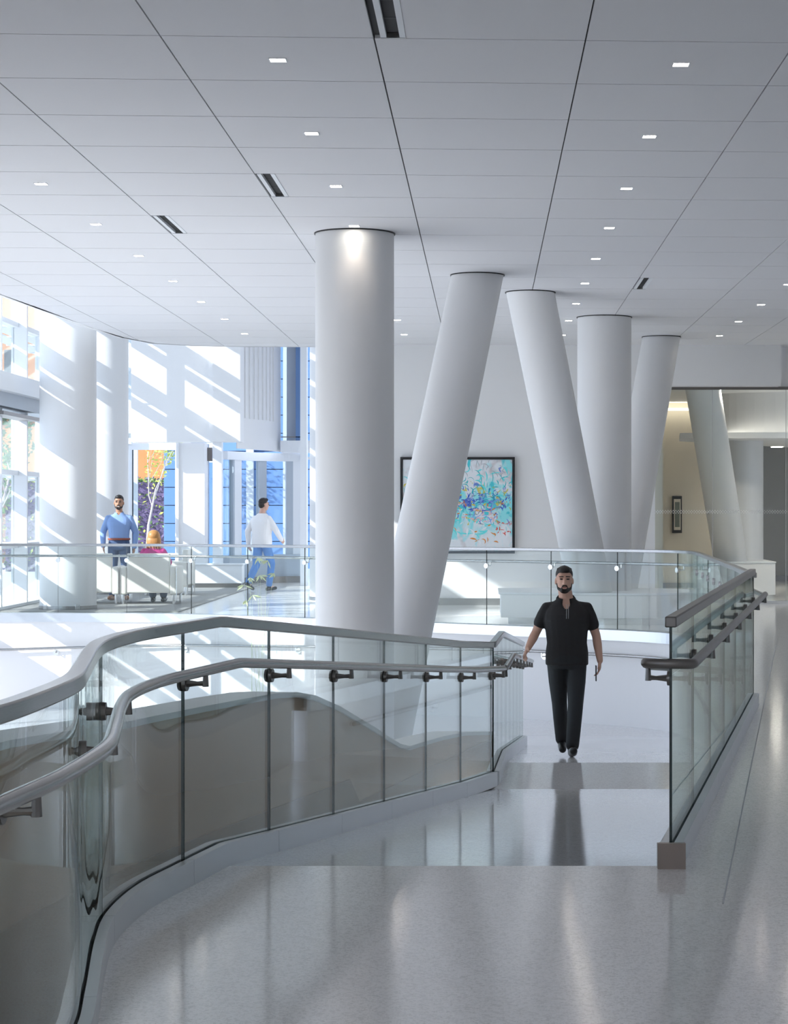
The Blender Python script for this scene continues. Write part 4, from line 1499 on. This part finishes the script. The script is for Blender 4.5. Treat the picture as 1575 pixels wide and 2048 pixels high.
    if style == 'short':
        h.sphere(P(0, .022, .052), Vector((.0815, .094, .085)) * hr_, 20, 14, rot=R)
        h.sphere(P(0, -.045, .095), Vector((.055, .045, .036)) * hr_, 16, 10, rot=R)
        h.sphere(P(0, .055, .0), Vector((.074, .058, .075)) * hr_, 18, 12, rot=R)
        for q in range(34):
            a = random.uniform(0, 2 * PI); rr_ = random.uniform(0, .06)
            h.sphere(P(math.cos(a) * rr_, math.sin(a) * rr_ + .0, .128 - rr_ * .45), .013 * hr_, 8, 6)
    else:
        h.sphere(P(0, .025, .035), Vector((.112, .118, .108)) * hr_, 20, 14, rot=R)
        h.sphere(P(0, .055, -.06), Vector((.128, .085, .13)) * hr_, 20, 14, rot=R)
        h.sphere(P(-.085, .02, -.07), Vector((.045, .07, .12)) * hr_, 14, 10, rot=R); h.sphere(P(.085, .02, -.07), Vector((.045, .07, .12)) * hr_, 14, 10, rot=R)
        for q in range(60):
            a = random.uniform(-.3, PI + .3)
            x_, y_ = math.cos(a) * .122, .03 + math.sin(a) * .105
            cap(h, P(x_ * .8, y_ * .8, .06), P(x_ * 1.02, y_ * 1.02, -.14 - random.random() * .05), .010, .007, 6)
    finish('hair', remesh('hair', h, .006, 2), e, hm_, recentre=False)
    # face details
    if S.get('face', True):
        for s in (-1, 1):
            cap_ = MB(); cap(cap_, P(s * .014, -.0955, .036), P(s * .050, -.083, .036), .0055 * hr_, .0045 * hr_, 8); finish('eyebrow', remesh('eyebrow', cap_, .003, 1), e, S.get('brow_m', hm_), recentre=False)
            ey = MB().sphere(P(s * .031, -.0845, .012), Vector((.015, .008, .0065)) * hr_, 12, 8, rot=R); me_ = bpy.data.meshes.new('eye'); me_.from_pydata(ey.v, [], ey.f); finish('eye', me_, e, S.get('eye_m', M_BLACK), True, recentre=False)
        mo = MB(); cap(mo, P(-.022, -.0945, -.064), P(.022, -.0945, -.064), .0055 * hr_, .0055 * hr_, 8); finish('mouth', remesh('mouth', mo, .003, 1), e, S['lip_m'], recentre=False)
    if S.get('beard'):
        q = MB()
        q.sphere(P(0, -.052, -.094), Vector((.044, .041, .030)) * hr_, 16, 10, rot=R)
        for s in (-1, 1):
            chain(q, [P(s * .02, -.075, -.095), P(s * .050, -.035, -.075), P(s * .067, -.005, -.035)], [.020 * hr_, .019 * hr_, .009 * hr_])
        chain(q, [P(-.03, -.086, -.075), P(-.016, -.098, -.048), P(.016, -.098, -.048), P(.03, -.086, -.075)], [.007 * hr_] * 4)
        finish('beard', remesh('beard', q, .005, 2), e, S['beard_m'], recentre=False)
    if S.get('glasses'):
        q = MB()
        for s in (-1, 1):
            ring = [P(s * .032 + .020 * math.cos(a), -.104, .010 + .016 * math.sin(a)) for a in [i * PI / 8 for i in range(17)]]
            q.tube(ring, .0016, 6); q.tube([P(s * .052, -.103, .014), P(s * .078, .0, .012)], .0016, 6)
        q.tube([P(-.012, -.105, .014), P(.012, -.105, .014)], .0016, 6)
        finish('glasses', _mesh(q, 'glasses'), e, M_STEELD, recentre=False)
    if S.get('belt'):
        q = MB()
        vs = []
        n = 28
        c0 = pe + Vector((0, 0, .095))
        for i in range(n):
            a = 2 * PI * i / n
            for rr_, zz in ((1.0, -.018), (1.05, -.018), (1.05, .018), (1.0, .018)):
                vs.append(c0 + Vector((math.cos(a) * .176 * w * rr_, math.sin(a) * .128 * dp * rr_, zz)))
        q.add(vs, [(i * 4 + k_, i * 4 + (k_ + 1) % 4, ((i + 1) % n) * 4 + (k_ + 1) % 4, ((i + 1) % n) * 4 + k_) for i in range(n) for k_ in range(4)])
        finish('belt', _mesh(q, 'belt'), e, S['belt'], recentre=False)
    if S.get('zip'):
        for s in (-1, 1):
            q = MB()
            zs = [Vector((ch_.x + .004 + s * .009, ch_.y - .128 * dp * k - .004 + .05 * max(0, tt - .6), ch_.z + .02 + .13 * tt)) for tt in (0, .35, .7, 1.0)]
            q.tube(zs, .0022, 6)
            finish('zip_trim', _mesh(q, 'zip_trim'), so, M_GREY, recentre=False)
    e.location = loc
    e.rotation_euler = (0, 0, rot)
    return e


def _mesh(mb, name):
    me = bpy.data.meshes.new(name); me.from_pydata(mb.v, [], mb.f)
    for p in me.polygons: p.use_smooth = True
    return me


M_LIP = pbr('lip', (.45, .18, .15), .5)
M_HAIRB = pbr('hair_black', (.016, .013, .012), .55, vary=.3, vscale=40)
M_HAIRD = pbr('hair_dark', (.022, .015, .013), .6, vary=.3, vscale=40)
M_HAIRG = pbr('hair_auburn_blond', (.50, .24, .08), .45, vary=.35, vscale=26)
M_POLO = pbr('polo_black', (.016, .016, .018), .75, bump=.15, bscale=30)
M_PANTB = pbr('trousers_black', (.014, .017, .021), .7, bump=.12, bscale=22)
M_SHOEB = pbr('shoe_black', (.012, .013, .015), .3)
M_BLUES = pbr('shirt_blue', (.25, .38, .66), .8, bump=.25, bscale=18)
M_NAVY = pbr('trousers_navy', (.06, .10, .20), .8, bump=.1)
M_TAN = pbr('shoe_tan', (.33, .14, .06), .4)
M_WSHIRT = pbr('shirt_white', (.84, .83, .83), .8, bump=.25, bscale=16)
M_JEANS = pbr('jeans_blue', (.10, .24, .56), .85, bump=.15, bscale=40, vary=.2, vscale=10)
M_MAG = pbr('top_magenta', (.55, .03, .22), .7, bump=.15)
M_BELT = pbr('belt_brown', (.33, .10, .06), .45)

# walking man in black on the ramp
Yw = 18.7
gz = rz(Yw)
walk = dict(head=(-.02, -.03, 1.60), neck=(-.004, .01, 1.44), chest=(0, 0, 1.235), waist=(.005, 0, 1.03), pelvis=(.005, 0, .90),
            shL=(-.178, .01, 1.345), elL=(-.278, .02, 1.12), wrL=(-.352, -.10, .985), hdL=(-.375, -.145, .945),
            shR=(.188, .01, 1.345), elR=(.275, .05, 1.09), wrR=(.305, -.01, .865), hdR=(.298, -.03, .79),
            hipL=(-.088, 0, .875), knL=(-.062, .02, .475), anL=(-.032, .20, .115), toeL=(-.032, .06, .05), heelL=(-.03, .24, .10),
            hipR=(.095, 0, .875), knR=(.078, -.13, .475), anR=(.046, -.20, .10), toeR=(.05, -.38, .085), heelR=(.042, -.17, .042))
pm = person(walk, dict(id='walker', skin=(.66, .40, .30), w=1.10, d=1.15, neckw=1.12, hr=.98, trouser_m=M_PANTB, shirt_m=M_POLO, shoe_m=M_SHOEB, hair_m=M_HAIRB, beard=True,
            beard_m=M_HAIRB, lip_m=M_LIP, sleeve=.60, hem=-.075, collar=True, zip=True, vneck=.10, curlL=.7, curlR=.7, tg=.95),
       ((1132 - 970) / FPX * Yw, Yw, gz + .006), 0.0, 'man in black polo shirt and trousers walking up the ramp, phone in hand')
pmx = (1132 - 970) / FPX * Yw
ph_ = empty('phone', (pmx + .272, Yw - .045, gz + .74), 'small dark phone held low in the walking man\'s hand', 'phone')
MB().box(pmx + .262, pmx + .272, Yw - .085, Yw - .015, gz + .69, gz + .83).build('case', M_BLACK, ph_)
MB().box(pmx + .260, pmx + .262, Yw - .082, Yw - .018, gz + .695, gz + .825).build('screen', pbr('screen', (.3, .33, .36), .1), ph_)

stand = dict(head=(0, -.02, 1.70), neck=(0, .02, 1.53), chest=(0, 0, 1.31), waist=(0, 0, 1.11), pelvis=(0, 0, .97),
             shL=(-.19, .01, 1.43), elL=(-.285, .04, 1.17), wrL=(-.265, -.07, .94), hdL=(-.25, -.10, .86),
             shR=(.19, .01, 1.43), elR=(.285, .04, 1.17), wrR=(.27, -.03, .92), hdR=(.262, -.04, .83),
             hipL=(-.095, 0, .94), knL=(-.11, -.01, .51), anL=(-.12, .02, .10), toeL=(-.15, -.15, .045),
             hipR=(.095, 0, .94), knR=(.12, -.01, .51), anR=(.13, .02, .10), toeR=(.16, -.15, .045))
person(stand, dict(id='standing', skin=(.44, .23, .14), vneck=.045, w=1.05, d=1.12, trouser_m=M_NAVY, shirt_m=M_BLUES, shoe_m=M_TAN, hair_m=M_HAIRB, beard=True, beard_m=M_HAIRD, lip_m=pbr('smile', (.80, .74, .70), .4),
            sleeve=1.2, hem=.08, collar=True, glasses=True, belt=M_BELT, curlL=.3, curlR=.4, hr=1.02),
       ((238 - 970) / FPX * 35.75, 35.75, .016), .05, 'smiling bearded man in blue shirt standing behind the cream chair')

walk2 = dict(head=(.0, -.05, 1.69), neck=(0, .0, 1.52), chest=(0, 0, 1.30), waist=(0, .01, 1.10), pelvis=(0, .01, .96),
             shL=(-.18, .01, 1.42), elL=(-.29, -.08, 1.18), wrL=(-.27, -.26, 1.0), hdL=(-.255, -.33, .96),
             shR=(.18, .01, 1.42), elR=(.30, .08, 1.17), wrR=(.32, .04, .92), hdR=(.31, .02, .84),
             hipL=(-.09, 0, .93), knL=(-.10, -.16, .53), anL=(-.09, -.10, .11), toeL=(-.10, -.28, .05),
             hipR=(.09, 0, .93), knR=(.10, .06, .50), anR=(.08, .32, .18), toeR=(.085, .18, .05), heelR=(.08, .36, .14))
person(walk2, dict(id='far_walker', skin=(.60, .36, .28), w=1.12, d=1.15, trouser_m=M_JEANS, shirt_m=M_WSHIRT, shoe_m=M_SHOEB, hair_m=M_HAIRD, lip_m=M_LIP, sleeve=1.2, hem=-.05, sg=1.08, curlL=.4, curlR=.4,
            head_rot=(0, 0, -.3)),
       ((524 - 970) / FPX * 40.2, 40.2, .004), PI - .95 + .35, 'man in loose white shirt and blue jeans walking away across the lobby')

sit = dict(head=(0, -.01, 1.10), neck=(0, .03, .95), chest=(0, .03, .78), waist=(0, .04, .63), pelvis=(0, .03, .54),
           shL=(-.16, .03, .875), elL=(-.25, -.02, .69), wrL=(-.22, -.24, .66), hdL=(-.20, -.31, .66),
           shR=(.16, .03, .875), elR=(.25, -.02, .69), wrR=(.22, -.24, .66), hdR=(.20, -.31, .66),
           hipL=(-.09, 0, .52), knL=(-.11, -.42, .50), anL=(-.10, -.40, .11), toeL=(-.11, -.56, .05),
           hipR=(.09, 0, .52), knR=(.11, -.42, .50), anR=(.08, -.40, .11), toeR=(.09, -.56, .05))
person(sit, dict(id='seated', skin=(.62, .38, .29), w=.98, d=1.0, trouser_m=M_NAVY, shirt_m=M_MAG, shoe_m=M_SHOEB, hair_m=M_HAIRG, hair='long', lip_m=M_LIP, sleeve=1.2, hem=.06, hr=.97),
       (-5.60, 34.66, .014), PI, 'woman with auburn hair in magenta top seated with her back to the camera')

# ------------------------------------------------------------------ leaf sprays modelled in place of a reflection in the far railing
random.seed(33)
bbm = empty('reflected_bamboo', PX(520, 1300, 30.0)[:2] + (low_z(-3.3),), 'few pale green leaves standing in for a reflection in the far glass railing', 'reflected_plant')
stems = MB(); lv_ = MB()
for (x, y) in ((515, 1115), (535, 1120), (548, 1146), (500, 1155), (488, 1170), (520, 1150), (505, 1190), (492, 1200)):
    p = Vector(PX(x, y, 29.95))
    base_ = Vector((PX(518 + random.uniform(-14, 14), 0, 30)[0], 29.9, low_z(-3.3)))
    stems.tube([base_, base_.lerp(p, .5) + Vector((0, 0, .1)), p], [.003, .002, .001], 5)
    for _ in range(5):
        d = Vector((random.uniform(-1, 1), random.uniform(-.6, .6), random.uniform(-1, -.1))).normalized()
        w = d.cross(Vector((0, 1, .2))).normalized() * .012
        L_ = random.uniform(.08, .15)
        lv_.add([p, p + d * L_ * .5 + w, p + d * L_, p + d * L_ * .5 - w], [(0, 1, 2, 3)])
M_BAM = pbr('reflected_leaf', (.50, .58, .36), .6)
stems.build('stem', M_BAM, bbm)
o = mk('leaves', lv_.v, lv_.f, M_BAM, bbm, fix=False); o['kind'] = 'stuff'
